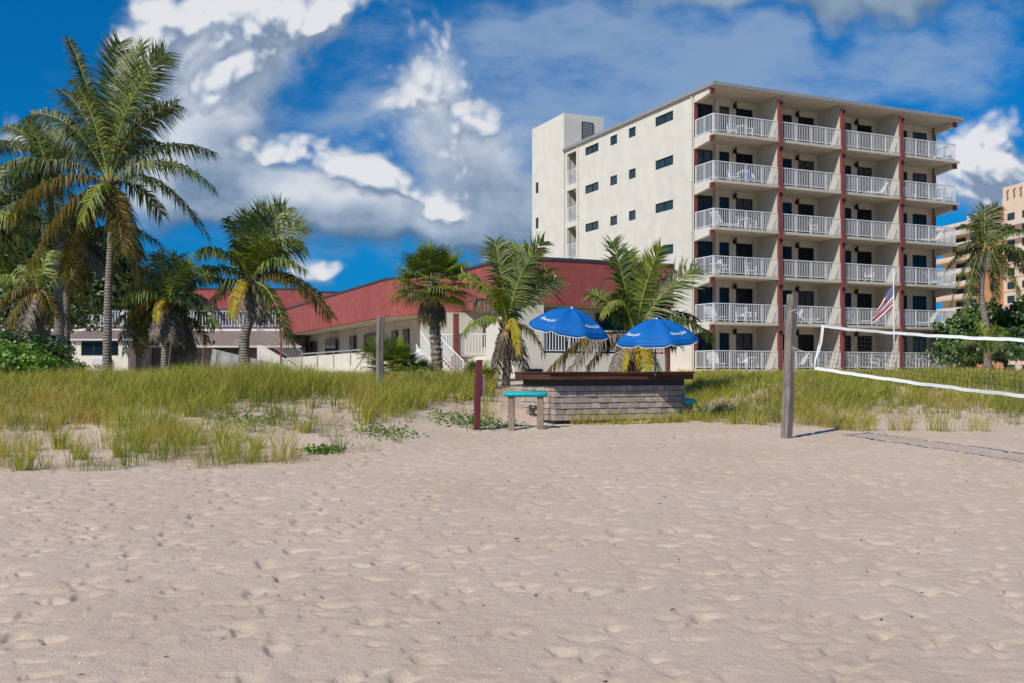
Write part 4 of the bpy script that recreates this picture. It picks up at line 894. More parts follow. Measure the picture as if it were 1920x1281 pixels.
coco_palm('coconut_palm', 'dark drooping palm hiding the right corner of the small cream room', 45, (258,598), (262,700), [
 (225,640,.3,.4,'g_dark',1),(300,640,-.3,.4,'g_dark',1),(240,560,.4,.1,'g_dark',.4),(280,556,.3,.1,'g_dark',.4),(215,600,.3,.3,'g_dark',.9),(312,600,.3,.3,'g_oliv',.9),(262,665,-.8,.4,'g_oliv',1),(290,610,-.9,.3,'g_dark',1),(235,660,-.6,.4,'g_dark',1),(245,545,-.2,.1,'g_lime',.4)],
 r0=.14, r1=.12, group=HP, coc=0, dead=4, lw=.5)
# ---- fan palms
def fan(parent, base, d, size, m='g_palm', n=30, spread=R(112), droop=.35, pet=.9):
    d = Vector(d).normalized(); base = Vector(base); q = MB()
    sag = base+d*pet*.5; hub = base+d*pet+Vector((0,0,-.08*pet)); q.tube([base, sag, hub], [.022,.016,.012], 5, 1)
    S = d.cross(Vector((0,0,1))); S = S.normalized() if S.length > .1 else Vector((1,0,0)); Nn = S.cross(d).normalized()
    for i in range(n):
        a = -spread+2*spread*(i+.5)/n; u = (d*math.cos(a)+S*math.sin(a)+Nn*.12*(1-abs(a)/spread)).normalized(); l = size*random.uniform(.85,1.05)*(1-.22*(abs(a)/spread)**2)
        wv = Nn.cross(u).normalized(); w = size*.031
        m1 = hub+u*l*.42+Vector((0,0,-droop*l*.05)); m2 = hub+u*l*.8+Vector((0,0,-droop*l*.22)); tp = hub+u*l*.95+Vector((0,0,-droop*l*.6))
        q.face([hub-wv*.004, hub+wv*.004, m1+wv*w, m1-wv*w]); k_ = len(q.v); q.v += [tuple(m2+wv*w*.55), tuple(m2-wv*w*.55), tuple(tp)]
        q.f += [(k_-1, k_-2, k_, k_+1), (k_+1, k_, k_+2)]; q.m += [0, 0]
    return q.build('fan_leaf', [M[m], M['rachis']], parent)
def fan_palm(label, Y, crown, base, n, size, up=1., skirt=18, tall=True, mats=('g_palm','g_lime','g_lime','g_dark'), r0=.2, r1=.2, group='fan palms on the dune', name='fan_palm', zmin=-.7, pet=.9):
    c = P(crown[0], crown[1], Y); b = Vector((X(base[0], Y), Y, G(X(base[0], Y), Y)-.1)); o = empty(name, b, 0, label, 'palm tree', group); cl = c-b
    if tall:
        trunk(o, [Vector((0,0,0)), cl*.5, cl], r0, r1, 'ftrunk', rings=14)
        q = MB()
        for i in range(150):
            a = i*2.4; t = i/150; p = cl*t*.95; dd = Vector((math.cos(a), math.sin(a), 0)); r = r0*1.02
            q.tube([p+dd*r*.9, p+dd*r*1.08+Vector((0,0,.1))+dd.cross(Vector((0,0,1)))*.04], [.045,.018], 4)
        q.build('trunk_fibre', M['ftrunk'], o)
    for i in range(n):
        a = i*2.399; el = math.asin(zmin+(1-zmin)*((i+.5)/n))*.95 if n > 1 else .5
        d = Vector((math.cos(a)*math.cos(el), math.sin(a)*math.cos(el), math.sin(el)*up+.05))
        mm = mats[i % len(mats)] if el > -.35 else random.choice(('g_oliv','g_lime'))
        fan(o, cl, d, size*random.uniform(.85,1.1), mm, droop=.15+.5*(1-math.sin(el)), pet=pet*random.uniform(.75,1.05))
    for i in range(skirt):
        a = i*2.4; d = Vector((math.cos(a)*.6, math.sin(a)*.6, -1)); fan(o, cl+Vector((0,0,-.25-.5*(i/skirt))), d, size*.75, 'g_dead' if i % 3 else 'g_oliv', n=18, spread=R(60), droop=.8, pet=.35)
    return o
fan_palm('tall fan palm with a criss-cross stubbed trunk and brown leaf skirt', 36, (810,528), (822,716), 42, .92, skirt=20, r0=.19, r1=.16, pet=1.0, zmin=-.6)
fan_palm('spiky grey-green palmetto clump beside the grey wooden dune post', 33.5, (738,690), (740,722), 30, .62, skirt=8, tall=False, mats=('g_palm','g_dark','g_lime'), zmin=-.1, pet=.75)
fan_palm('small palmetto tuft between the palmetto clump and the tall fan palm', 34.5, (790,700), (790,722), 12, .45, skirt=3, tall=False, mats=('g_dark','g_palm'), zmin=-.1, pet=.35)
fan_palm('low lime green young palm behind the maroon sign post', 33, (895,712), (895,722), 10, .62, skirt=0, tall=False, mats=('g_lime','g_palm'), zmin=.1, pet=.35)
fan_palm('second palmetto clump half hidden behind the palmetto by the post', 36, (705,668), (705,712), 16, .5, skirt=3, tall=False, mats=('g_oliv','g_palm'), zmin=-.1, pet=.5)
coco_palm('young_palm', 'young green palm seedling leaning in front of the hedge below the slender palm', 50, (1855,668), (1855,690), [
 (1800,640,.2,.3,'g_palm',.5),(1830,605,.3,.1,'g_lime',.3),(1862,610,.2,.1,'g_lime',.3),(1900,645,-.2,.3,'g_palm',.6),(1845,635,-.3,.2,'g_palm',.5),(1885,620,.4,.2,'g_palm',.4)], trunkless=True, coc=0, dead=0, group='young palms', lw=.4, boot=(.08,.15,6))

# ------------------------------------------------------------------ bushes
def leaves(centers, normals, size, jit=.6, aspect=1.0):
    n = len(centers); t = rng.normal(size=(n,3)); nn = normals+rng.normal(size=(n,3))*jit; nn /= np.linalg.norm(nn,axis=1,keepdims=True)+1e-9
    a = np.cross(nn, t); a /= np.linalg.norm(a,axis=1,keepdims=True)+1e-9; b = np.cross(nn, a)
    s = size*rng.uniform(.6,1.25,(n,1)); a = a*s; b = b*s*aspect
    ang = [0, math.pi/3, 2*math.pi/3, math.pi, 4*math.pi/3, 5*math.pi/3]
    V = np.stack([centers+a*math.cos(g)+b*math.sin(g)*.75 for g in ang], 1).reshape(-1,3)
    Fc = np.arange(n*6).reshape(n,6); return V, Fc
def bush(name, label, cat, lumps, n, size, m, group=None, aspect=1.0, stem=True, kind=None):
    """lumps: (px, py, Y, rx, ry, rz metres)"""
    cs = []; ns = []
    vol = np.array([l[3]*l[5] for l in lumps]); vol = vol/vol.sum()
    base = P(lumps[0][0], lumps[0][1], lumps[0][2]); bz = G(base.x, base.y)
    org = Vector((base.x, base.y, bz))
    for l, w in zip(lumps, vol):
        k = int(n*w); c = P(l[0], l[1], l[2])-org
        d = rng.normal(size=(k,3)); d /= np.linalg.norm(d,axis=1,keepdims=True); d[:,2] = np.where(d[:,2] < -.35, -d[:,2], d[:,2])
        f = rng.random(k)**.35
        lob = 1+.30*np.sin(d[:,0]*5+c.x*3)*np.cos(d[:,2]*6+d[:,1]*4+c.z)+.16*np.sin(d[:,0]*13+d[:,2]*11+c.x*7)
        p = np.array(c)+d*np.array([l[3],l[4],l[5]])*(f*lob)[:,None]
        cs.append(p); ns.append(d)
    V_, F_ = leaves(np.vstack(cs), np.vstack(ns), size, aspect=aspect)
    if kind: 
        o = np_mesh(name, V_, F_, M[m]); o.location = org; tag(o, label, cat, group, kind); return o
    o = empty(name, org, 0, label, cat, group); np_mesh('foliage', V_, F_, M[m], o)
    q = MB(); mz = max(.4, (P(lumps[0][0], lumps[0][1], lumps[0][2])-org).z)
    for i in range(6):
        a = i*1.1; q.tube([(0,0,-.1),(math.cos(a)*.2,math.sin(a)*.2,mz*.5),(math.cos(a)*lumps[0][3]*.6,math.sin(a)*lumps[0][4]*.6,mz)], [.05,.035,.012], 5)
    q.build('stem', M['stem'], o)
    return o
bush('sea_grape_bush','glossy bright green bush in the grass below the leftmost palms','shrub',[(30,688,33,1.3,1,.65),(75,692,33,.8,.8,.5),(-30,680,33,1.5,1,.8)],9000,.055,'bush')
bush('sea_grape_bush','darker green bush just behind the bright bush at left','shrub',[(20,668,36,1.6,1,.75),(80,672,37,1.1,1,.7),(-40,660,36,1.5,1,1)],8000,.06,'bush_d')
bush('silver_bush','silvery grey-green bush behind the dark bush at left','shrub',[(35,648,39,1.2,.8,.5),(100,655,40,.8,.6,.6),(5,655,39,.9,.8,.4)],6000,.05,'bush_s')
bush('rusty_bush','low rusty yellow bush behind the silvery bush at left','shrub',[(55,630,42,.9,.6,.4),(20,640,42,.6,.6,.3)],2600,.055,'bush_o')
bush('low_shrub','low dark shrub at the foot of the twin palm trunks','shrub',[(138,692,36,.45,.4,.25),(120,698,35.5,.4,.4,.2)],1500,.045,'bush_d')
bush('low_shrub','low lime shrub in front of the small cream room','shrub',[(140,704,34,.35,.3,.18),(118,706,34,.3,.3,.15)],900,.04,'bush')
bush('shade_tree','dark dense tree filling the gap behind the left palms','tree',[(30,560,58,3.5,2,3.0),(110,520,60,3.0,2,3.0),(-60,540,58,4,2,3.5),(190,500,62,2.2,2,1.8),(60,470,60,3,2,2.4),(240,560,63,1.3,1.5,2.6),(150,580,60,2.0,1.5,1.3),(205,560,60,2.4,1.5,1.7),(275,565,61,2.2,1.4,1.3),(90,600,57,3,1.5,1.6),(20,600,56,3,1.5,1.8),(-20,440,58,3,2,2.5)],42000,.12,'bush_d')
bush('silver_hedge','low blue-green hedge at the foot of the tall fan palm','hedge',[(800,724,32,.8,.5,.22),(850,725,32,.8,.5,.2),(760,722,32.5,.6,.5,.2),(905,722,33,.5,.4,.2)],7000,.035,'bush_s')
for i, (lb, lumps, n) in enumerate([
 ('dark green sea grape hedge beside the end of the hotel balconies',[(1818,645,62,2.0,1.5,1.8),(1800,672,61,1.6,1.4,1.2),(1830,610,63,1.4,1.3,1.2)],10000),
 ('rounded sea grape hedge between the slender palm and the photo edge',[(1885,632,60,2.2,1.5,1.9),(1905,660,58,2.2,1.5,1.5),(1860,660,59,1.8,1.4,1.4)],12000),
 ('sea grape hedge running out of the photo at right',[(1960,625,58,2.4,1.5,2.0),(1990,660,57,2.4,1.5,1.5),(1925,648,59,1.4,1.2,1.6)],9000)]):
    bush('sea_grape_hedge', lb, 'hedge', lumps, n, .12, 'bush_m', 'sea grape hedges beyond the hotel')
# ------------------------------------------------------------------ dune grass
def blades(cx, cy, h, spread, lean, w, per, ground_z):
    """per-blade arrays: 3-segment tapering strips bent over"""
    n = len(cx)
    a = rng.random(n)*2*math.pi; r = spread*np.sqrt(rng.random(n))
    bx = cx+np.cos(a)*r; by = cy+np.sin(a)*r; hh = h*rng.uniform(.55,1.15,n)
    ln = lean*rng.uniform(.3,1.6,n); la = a+rng.normal(0,.7,n); dx = np.cos(la)*ln; dy = np.sin(la)*ln
    dx = dx+.10  # a light breeze
    wa = rng.random(n)*math.pi; wx = np.cos(wa)*w*.5; wy = np.sin(wa)*w*.5
    V = []; 
    for t, k, ww in ((0,0,1),(.4,.16,.85),(.75,.55,.55)):
        px = bx+dx*hh*k; py = by+dy*hh*k; pz = ground_z+hh*t*(1-.12*k)-(.04 if t == 0 else 0)
        V.append(np.stack([px-wx*ww, py-wy*ww, pz], -1)); V.append(np.stack([px+wx*ww, py+wy*ww, pz], -1))
    px = bx+dx*hh; py = by+dy*hh; V.append(np.stack([px-wx*.08, py-wy*.08, ground_z+hh*.9], -1)); V.append(np.stack([px+wx*.08, py+wy*.08, ground_z+hh*.9], -1))
    V = np.stack(V, 1).reshape(-1, 3); b = (np.arange(n)*8)[:,None]
    Fq = np.concatenate([b+np.array([0,1,3,2]), b+np.array([2,3,5,4]), b+np.array([4,5,7,6])], 1).reshape(-1,4)
    return V, Fq
def patches(N, umin, umax, y1, dens, seed):
    """clump positions over the dune, denser away from its front edge"""
    out = []; u = rng.uniform(umin, umax, N); yf = np.interp(u, UF, YF); d = rng.uniform(-1.0, 1, N); y = yf-1.0+(y1-yf+1.0)*rng.random(N)**1.05
    x = u*y; yfn, _ = front(x, y); dd = y-yfn; nz = vnoise(x, y, 1.7, seed)+.5*vnoise(x, y, .7, seed+1)
    pr = -.03+.83*sm(dd, 1.0, 8)+nz*(1.8-1.0*sm(dd, 4, 9))
    pr = pr+.28*sm(dd, .3, 1.5)*(u > .17)
    pr = pr*(dd > -1.3)
    keep = rng.random(N) < np.clip(pr, 0, 1)*dens
    px = 960+F*u
    # bare sandy track between dune grass and the sign post, bar footprint, buildings
    track = ((px > 770) & (px < 1040) & (y < 27.2)) | ((px > 640) & (px < 960) & (dd < 3.4) & (rng.random(N) < .72))
    bar = (px > 940) & (px < 1330) & (y < 31.5)
    keep &= ~track & ~bar
    keep &= ~((px > 1300) & (dd < .5) & (rng.random(N) < .5))
    return x[keep], y[keep]
def grass_obj(name, label, cx, cy, per, h, spread, lean, w, m, sx=1.0):
    X_ = np.repeat(cx, per); Y_ = np.repeat(cy, per); hs = np.repeat(rng.uniform(.55,1.25,len(cx))*h*(1+.9*vnoise(cx, cy, 2.3, 77))*(1-.38*sm(cy, 28, 34)), per)
    far = np.clip(Y_/24, .8, 2.2)
    z = gz(X_, Y_)
    V, Fq = blades(X_, Y_, hs, spread, lean, w*far, per, z)
    return tag(np_mesh(name, V, Fq, M[m]), label, 'grass', kind='stuff')
x1, y1 = patches(6800, -.58, -.02, 38, 1.0, 31)
grass_obj('dune_grass', 'tall yellow-green sea oats covering the left dune', x1, y1, 17, .70, .12, .45, .011, 'grass')
x2, y2 = patches(2000, -.58, -.02, 37, .8, 35)
grass_obj('green_grass', 'greener tufts mixed in the left dune grass', x2, y2, 15, .62, .12, .55, .012, 'grass_g')
x3, y3 = patches(6500, .10, .60, 46, 1.0, 41)
grass_obj('dune_grass', 'yellow-green grass covering the dune below the hotel', x3, y3, 15, .58, .15, .6, .011, 'grass')
x4, y4 = patches(2200, .10, .60, 40, .8, 45)
grass_obj('green_grass', 'greener tufts on the dune below the hotel', x4, y4, 15, .56, .15, .6, .012, 'grass_g')
x5, y5 = patches(7500, -.58, .60, 33, .8, 51)
grass_obj('dry_straw', 'dry straw and runners lying between the tufts', x5, y5, 9, .26, .26, 1.7, .009, 'straw')
# tufts at the foot of the bar and odd clumps out on the sand
fx_, fy_ = [], []
for px, Y, n in [(1110,28.0,2),(1155,28.0,3),(1185,28.1,3),(1222,28.2,4),(1255,28.4,4),(1275,28.6,4),(1312,29.2,8),(1340,28.6,4),(1075,27.9,1),(1380,27.9,4),(1420,27.6,3)]:
    for i in range(n*3):
        fx_.append(X(px+random.gauss(0,13), Y)); fy_.append(Y+random.uniform(-.15,.25))
grass_obj('bar_grass', 'thin green grass growing along the foot of the block bar', np.array(fx_), np.array(fy_), 13, .36, .12, .7, .010, 'grass')
def gy(px, py):     # depth where the sight line through a photo point meets the ground
    best = None; prev = None
    for Y in np.arange(5, 40, .05):
        d = (EYE+(HZ-py)/F*Y)-G(X(px, Y), Y)
        if prev is not None and d <= 0: return Y
        prev = d
    return 39.
for i, (px, py, n, h, lb) in enumerate([(45,882,26,.62,'lone grass tuft standing in the sand at the far lower left of the dune'),(150,862,30,.42,'grass tuft on bare sand second from the left of the dune foot'),(225,858,34,.42,'wide ragged grass tuft on the sand left of centre of the dune foot'),
        (265,850,30,.62,'tall grass tuft rising in the middle of the left dune foot'),(480,842,22,.35,'thin grass tuft on the sand right of the left dune foot'),(110,842,30,.6,'long bladed tuft between the two leftmost tufts of the dune foot'),(330,835,24,.4,'low spreading tuft right of the tall middle tuft'),(570,812,26,.42,'round tuft on the right part of the left dune foot'),(415,822,20,.5,'upright tuft near the green vines of the left dune'),(1868,768,22,.4,'green grass tuft on the sandy slope below the net at right')]):
    Y = gy(px, py); x = X(px, Y); o = empty('grass_tuft', (x, Y, G(x, Y)), 0, lb, 'grass tuft')
    V, Fq = blades(np.zeros(n*3), np.zeros(n*3), np.full(n*3, h), .13, .6, .012, 1, np.zeros(n*3)-.01); np_mesh('blades', V, Fq, M['grass'], o)
for px, py, lb in [(605,848,'small creeping green vine patch out on the sand'),(860,790,'green creeping vines around the foot of the maroon post'),(720,812,'green vine patch at the edge of the dune grass'),(470,790,'green vine patch in the middle of the left dune grass'),(910,795,'thin vines trailing from the maroon post towards the bench')]:
    Y = gy(px, py); x = X(px, Y); n = 420; k = 1.0 if px != 605 else .55
    cx = rng.normal(0,.45*k,n); cy = rng.normal(0,.5*k,n); cz = gz(x+cx, Y+cy)-G(x,Y)+rng.random(n)*.10
    V, Fc = leaves(np.stack([cx,cy,cz],-1), np.tile([0,0,1.],(n,1)), .035, .5)
    o = np_mesh('beach_vine', V, Fc, M['vine']); o.location = (x, Y, G(x,Y)); tag(o, lb, 'vine')
# debris specks
q = MB()
for i in range(170):
    y = 5.5+rng.random()**.8*20; x = (rng.random()*1.1-.55)*y; a = rng.random()*3.1; L = rng.uniform(.008,.03); z = G(x,y)+.012
    d = Vector((math.cos(a)*L, math.sin(a)*L, 0)); q.tube([Vector((x,y,z))-d, Vector((x,y,z+.004)), Vector((x,y,z))+d], [.003,rng.uniform(.004,.009),.003], 5)
tag(q.build('beach_debris', M['stem']), 'scattered dark bits of seaweed and twigs on the sand', 'debris', kind='stuff')
q = MB()
for i in range(90):
    y = 5.5+rng.random()**.8*14; x = (rng.random()*1.1-.55)*y; q.ball((x,y,G(x,y)+.008), (rng.uniform(.006,.013),rng.uniform(.005,.01),.005), 6, 4)
tag(q.build('shell_bits', M['plastic']), 'tiny white shell fragments scattered on the sand', 'shells', kind='stuff')
# dry thin stalks between the palms
for px, py0, py1, Y, lb in [(312,702,600,35.4,'thin pale leaning stalk in front of the shaggy palm'),(377,690,632,36,'bare pale twig standing behind the left dune grass'),(404,688,655,36.5,'short bare forked twig left of the wind-swept palm')]:
    b = P(px, py0, Y); q = MB(); t = P(px+random.uniform(-2,14), py1, Y)-b; q.tube([(0,0,-.3), t*.5+Vector((.03,0,0)), t], [.022,.016,.008], 5); q.tube([t*.6, t*.8+Vector((.12,0,.05))], [.01,.005], 4)
    o = q.build('dry_stalk', M['leg']); o.location = b; tag(o, lb, 'stalk')

# ------------------------------------------------------------------ bar of concrete blocks
BO = (1.17, 28.0); bar = empty('beach_bar', (BO[0], BO[1], G(*BO)), A0, 'low grey concrete block bar counter with a thick brown wooden top', 'bar counter')
bz = bar.location.z; TOP = Z(712, 28)-bz
def blockmat():
    m = bpy.data.materials.new('split_block'); m.use_nodes = True; t = m.node_tree; bs = t.nodes['Principled BSDF']; bs.inputs['Roughness'].default_value = .95
    g = t.nodes.new('ShaderNodeNewGeometry'); co = t.nodes.new('ShaderNodeTexCoord'); n = t.nodes.new('ShaderNodeTexNoise'); n.inputs['Scale'].default_value = 7; n.inputs['Detail'].default_value = 8; t.links.new(co.outputs['Object'], n.inputs['Vector'])
    c = mixc(t, g.outputs['Random Per Island'], (.33,.255,.215,1), (.52,.42,.36,1)); c = mixc(t, mth(t,'MULTIPLY',sstep(t,n.outputs[0],.35,.75),.6), c, (.23,.18,.15,1)); t.links.new(c, bs.inputs['Base Color'])
    n3 = t.nodes.new('ShaderNodeTexNoise'); n3.inputs['Scale'].default_value = 40; n3.inputs['Detail'].default_value = 6; t.links.new(co.outputs['Object'], n3.inputs['Vector'])
    b = t.nodes.new('ShaderNodeBump'); b.inputs['Strength'].default_value = .8; b.inputs['Distance'].default_value = .02; t.links.new(n3.outputs[0], b.inputs['Height']); t.links.new(b.outputs[0], bs.inputs['Normal'])
    return m
M['block'] = blockmat()
LB, DB = 4.41, 2.1; q = MB(); CH = .165; rows = 6; z0 = TOP-.17-rows*CH
for r in range(rows):
    z = z0+r*CH
    def run(L, fn):
        x = -.14*(r % 2); 
        while x < L-.02:
            w = random.choice((.20,.24,.28)); a = max(x, 0); b_ = min(x+w, L)
            if b_-a > .03: fn(a+.004, b_-.004, random.uniform(0,.02))
            x += w
    sb = .012*(rows-r)
    run(LB, lambda a, b_, o: q.hexa([(a,-o-sb,z+.006),(b_,-o-sb,z+.006),(b_,.2,z+.006),(a,.2,z+.006)],[(a,-o-sb+.03,z+CH-.008),(b_,-o-sb+.03,z+CH-.008),(b_,.2,z+CH-.008),(a,.2,z+CH-.008)]))
    run(DB-.2, lambda a, b_, o: q.hexa([(-o-sb,.204+a,z+.006),(.2,.204+a,z+.006),(.2,.204+b_,z+.006),(-o-sb,.204+b_,z+.006)],[(-o-sb+.03,.204+a,z+CH-.008),(.2,.204+a,z+CH-.008),(.2,.204+b_,z+CH-.008),(-o-sb+.03,.204+b_,z+CH-.008)]))
    run(DB-.2, lambda a, b_, o: q.box(LB-.2,LB+o+.01,.204+a,.204+b_,z+.006,z+CH-.008))
q.build('block_wall', M['block'], bar, bevel=.008)
q = MB(); q.box(.02,LB-.02,.03,.16,z0-.4,TOP-.001); q.box(.03,.17,.165,DB,z0-.4,TOP-.001); q.box(LB-.17,LB-.03,.165,DB,z0-.4,TOP-.001); q.build('dark_core', M['frame'], bar)
ct = Z(697,28)-bz
q = MB(); q.box(-.24,LB+.12,-.24,-.165,TOP,ct-.045); q.box(-.24,-.17,-.16,DB,TOP,ct-.045); q.box(LB+.05,LB+.12,-.16,DB,TOP,ct-.045); cp = q.build('counter_fascia', M['capwood'], bar, bevel=.006)
q = MB()
for i in range(4): q.box(-.28,LB+.16,-.29+i*.21,-.29+i*.21+.2,ct-.042,ct)
for i in range(3): q.box(-.28+i*.21,-.28+i*.21+.2,.56,DB,ct-.042,ct); q.box(LB-.46+i*.21,LB-.46+i*.21+.2,.56,DB,ct-.042,ct)
q.build('counter_top', M['capwood'], bar, bevel=.006)
q = MB(); bp = (-.10,.9); q.box(-.06,-.03,.6,1.5,.12,.5); q.build('bench_shadow_slab', M['frame'], bar)  # dark slab standing in for the bench's shadow on the block wall

# benches
def bench(cx, cy, L, rz, label, h=.74):
    z = G(cx, cy); o = empty('bench', (cx, cy, z), rz, label, 'bench', 'turquoise benches at the bar')
    q = MB(); n = 10; w = .19
    ring = lambda x, k: [(x, w*k*math.cos(a)*1.0, h-.08+.082*k*math.sin(a)*(1 if math.sin(a) > 0 else .95)) for a in [i*2*math.pi/12 for i in range(12)]]
    xs = [(-L/2,.35),(-L/2+.03,.8),(-L/2+.09,1),(0,1.0),(L/2-.09,1),(L/2-.03,.8),(L/2,.35)]; b0 = 0
    for x, k in xs: q.v += ring(x, k)
    for i in range(len(xs)-1):
        for j in range(12): q.f.append((i*12+j,(i+1)*12+j,(i+1)*12+(j+1)%12,i*12+(j+1)%12)); q.m.append(0)
    q.f.append(tuple(range(12))); q.m.append(0); q.f.append(tuple(reversed(range(6*12,7*12)))); q.m.append(0)
    q.build('seat', M['turq'], o, smooth=True)
    for x in (-L*.33, L*.33):
        q = MB(); q.box(x-.085,x+.085,-.09,.09,-.25,h-.15); q.build('leg', M['leg'], o, bevel=.012)
    return o
bx_, by_ = X(986, 26.6), 26.6
bench(bx_, by_, 1.17, R(-4), 'turquoise bench seat on two bleached posts at the left end of the block bar', h=Z(734,26.6)-G(bx_,by_))
bx_, by_ = X(1290, 30.2), 30.2
bench(bx_, by_, 1.5, A0+R(62), 'turquoise bench poking out of the grass behind the right end of the bar', h=.58)

# umbrellas
def text_mesh(txt, size, shear=.55):
    c = bpy.data.curves.new('lettering', 'FONT'); c.body = txt; c.size = size; c.shear = shear; c.resolution_u = 2; c.offset = .001; c.align_x = 'CENTER'; c.space_character = .86
    o = bpy.data.objects.new('lettering', c); me = bpy.data.meshes.new_from_object(o); bpy.data.objects.remove(o); return me
def umbrella(label, apex, foot, Rr, tilt, faz):
    foot = Vector(foot); apex = Vector(apex); o = empty('beach_umbrella', foot, 0, label, 'umbrella', 'blue beach umbrellas at the bar')
    ax = apex-foot
    q = MB(); q.tube([(0,0,0), ax*.45], .024, 8); q.build('lower_pole', M['grey_pole'], o, smooth=True)
    q = MB(); q.tube([ax*.45, ax*.985], .018, 8); q.build('upper_pole', M['grey_pole'], o, smooth=True)
    cn = bpy.data.objects.new('canopy_frame', None); bpy.data.objects.remove(cn)
    rot = Matrix.Rotation(tilt[0], 4, 'Y') @ Matrix.Rotation(tilt[1], 4, 'X') @ Matrix.Rotation(faz, 4, 'Z')
    H = Rr*.49
    def dome(r, ph, off=0):    # r in 0..1
        g = (ph/(math.pi/4)) % 1; ch = 1-.085*math.sin(math.pi*g)*r; rr = Rr*r*ch
        z = H*(1-r**1.9)-.16*math.sin(math.pi*g)*r*(1-r)*Rr-H
        p = Vector((rr*math.cos(ph), rr*math.sin(ph), z+off)); return ax+(rot @ p)+Vector((0,0,0))+rot @ Vector((0,0,.0))
    q = MB(); NR, NP = 12, 64
    top = rot @ Vector((0,0,H))
    D_ = lambda r, ph, off=0: dome(r, ph, off)+top
    # keep apex on the pole
    sh = ax-D_(0,0); DD = lambda r, ph, off=0: D_(r, ph, off)+sh
    for i in range(NR):
        for j in range(NP):
            a, b_ = i/NR, (i+1)/NR; p, s = j*2*math.pi/NP, (j+1)*2*math.pi/NP
            if i == 0: q.face([DD(0,0), DD(b_,p), DD(b_,s)])
            else: q.face([DD(a,p), DD(b_,p), DD(b_,s), DD(a,s)])
    def val(ph, k): 
        g = (ph/(math.pi/4)) % 1; d = .125*Rr/1.1*(.45+.55*min(1, 5.0*min(g, 1-g)))
        e = DD(1, ph); return e+(rot @ Vector((math.cos(ph)*.015, math.sin(ph)*.015, -d*k)))
    for j in range(NP*2):
        p, s = j*math.pi/NP, (j+1)*math.pi/NP; q.face([val(p,0), val(p,.85), val(s,.85), val(s,0)])
    co = q.build('canopy', M['canopy'], o)
    for pl in co.data.polygons: pl.use_smooth = True
    bm_ = co.modifiers.new('w', 'WELD'); bm_.merge_threshold = .002
    sl_ = co.modifiers.new('t', 'SOLIDIFY'); sl_.thickness = .005
    q = MB()
    for j in range(NP*2):
        p, s = j*math.pi/NP, (j+1)*math.pi/NP; q.tube([val(p,.9), val(s,.9)], .011, 5, cap=False)
    q.build('edging', M['canopyedge'], co)
    for k in range(8):
        q = MB(); q.tube([DD(r, k*math.pi/4, -.012) for r in (.02,.3,.6,.8,1)], .006, 5); q.build('rib', M['grey_pole'], co)
        q = MB(); q.tube([ax*.80, DD(.55, k*math.pi/4, -.02)], .005, 4); q.build('strut', M['grey_pole'], co)
    q = MB(); q.tube([ax*.98, ax*1.02], [.04,.02], 8); q.build('finial', M['canopyedge'], o)
    for k in (1, 3, 5, 7):
        me = text_mesh('Panama Jack', .135*Rr/1.1); ph0 = (k+.5)*math.pi/4
        for v in me.vertices:
            x, y = v.co.x, v.co.y; r = .80-(y-.02)/Rr*1.02; ph = ph0+x*.92/(Rr*.76); p = DD(r, ph, .022); v.co = p
        me.materials.clear(); me.materials.append(M['canopyedge']); t = bpy.data.objects.new('lettering', me); COL.objects.link(t); t.parent = co
    return o
umbrella('open blue beach umbrella with white script, left one, tilted down to the right', P(1072,578,29.2), P(1056,706,29.2), 1.24, (R(9),R(8)), R(66))
umbrella('open blue beach umbrella with white script, right one, nearer the hotel', P(1231,598,28.9), P(1228,706,28.9), 1.23, (R(-3),R(7)), R(54.5))

# maroon sign post, grey post
def gpost(px, pyb, pyt, Y, w, name, label, m, lean=0, cat='post', d=None, rz=.3):
    x = X(px, Y); zt = Z(pyt, Y); zb = G(x, Y)-.3; o = empty(name, (x, Y, zb), rz, label, cat); q = MB(); d = d or w; n = 7; h = zt-zb
    for i in range(n):
        a, b_ = i/n, (i+1)/n; f = lambda t: lean*t+.012*math.sin(t*7)
        q.hexa([(f(a)-w/2,-d/2,a*h),(f(a)+w/2,-d/2,a*h),(f(a)+w/2,d/2,a*h),(f(a)-w/2,d/2,a*h)],[(f(b_)-w/2,-d/2,b_*h),(f(b_)+w/2,-d/2,b_*h),(f(b_)+w/2,d/2,b_*h),(f(b_)-w/2,d/2,b_*h)])
    me = q.build('shaft', m, o); wd = me.modifiers.new('weld','WELD'); bv = me.modifiers.new('b','BEVEL'); bv.width = .018; bv.limit_method = 'ANGLE'; bv.segments = 2
    return o
mp_ = gpost(892, 788, 675, 26.2, .155, 'sign_post', 'square maroon post carrying a small edge-on sign board beside the bench', M['maroon'], .09, 'sign post', rz=.25)
lz_ = lambda py: Z(py, 26.2)-mp_.location.z
q = MB(); q.box(.12,.17,-.10,.45,lz_(743),lz_(702)); sb_ = q.build('sign_board', M['maroon'], mp_, bevel=.004)
q = MB(); q.box(.173,.215,-.06,.0,lz_(742),lz_(703)); q.build('edge_strip', M['white'], sb_)
gp = gpost(711, 740, 594, 29.5, .19, 'wooden_post', 'weathered grey square post standing in the dune grass left of the palmetto', M['greywood'], .05, rz=.5)
q = MB(); q.box(-.05,.15,-.12,.12,Z(594,29.5)-gp.location.z+.003,Z(594,29.5)-gp.location.z+.02); 
vp = gpost(1473.5, 822, 551, 24.0, .20, 'volleyball_post', 'tall weathered square post holding the volleyball net ropes', M['greywood'], .24, 'post', d=.20, rz=.62)
vz = vp.location.z

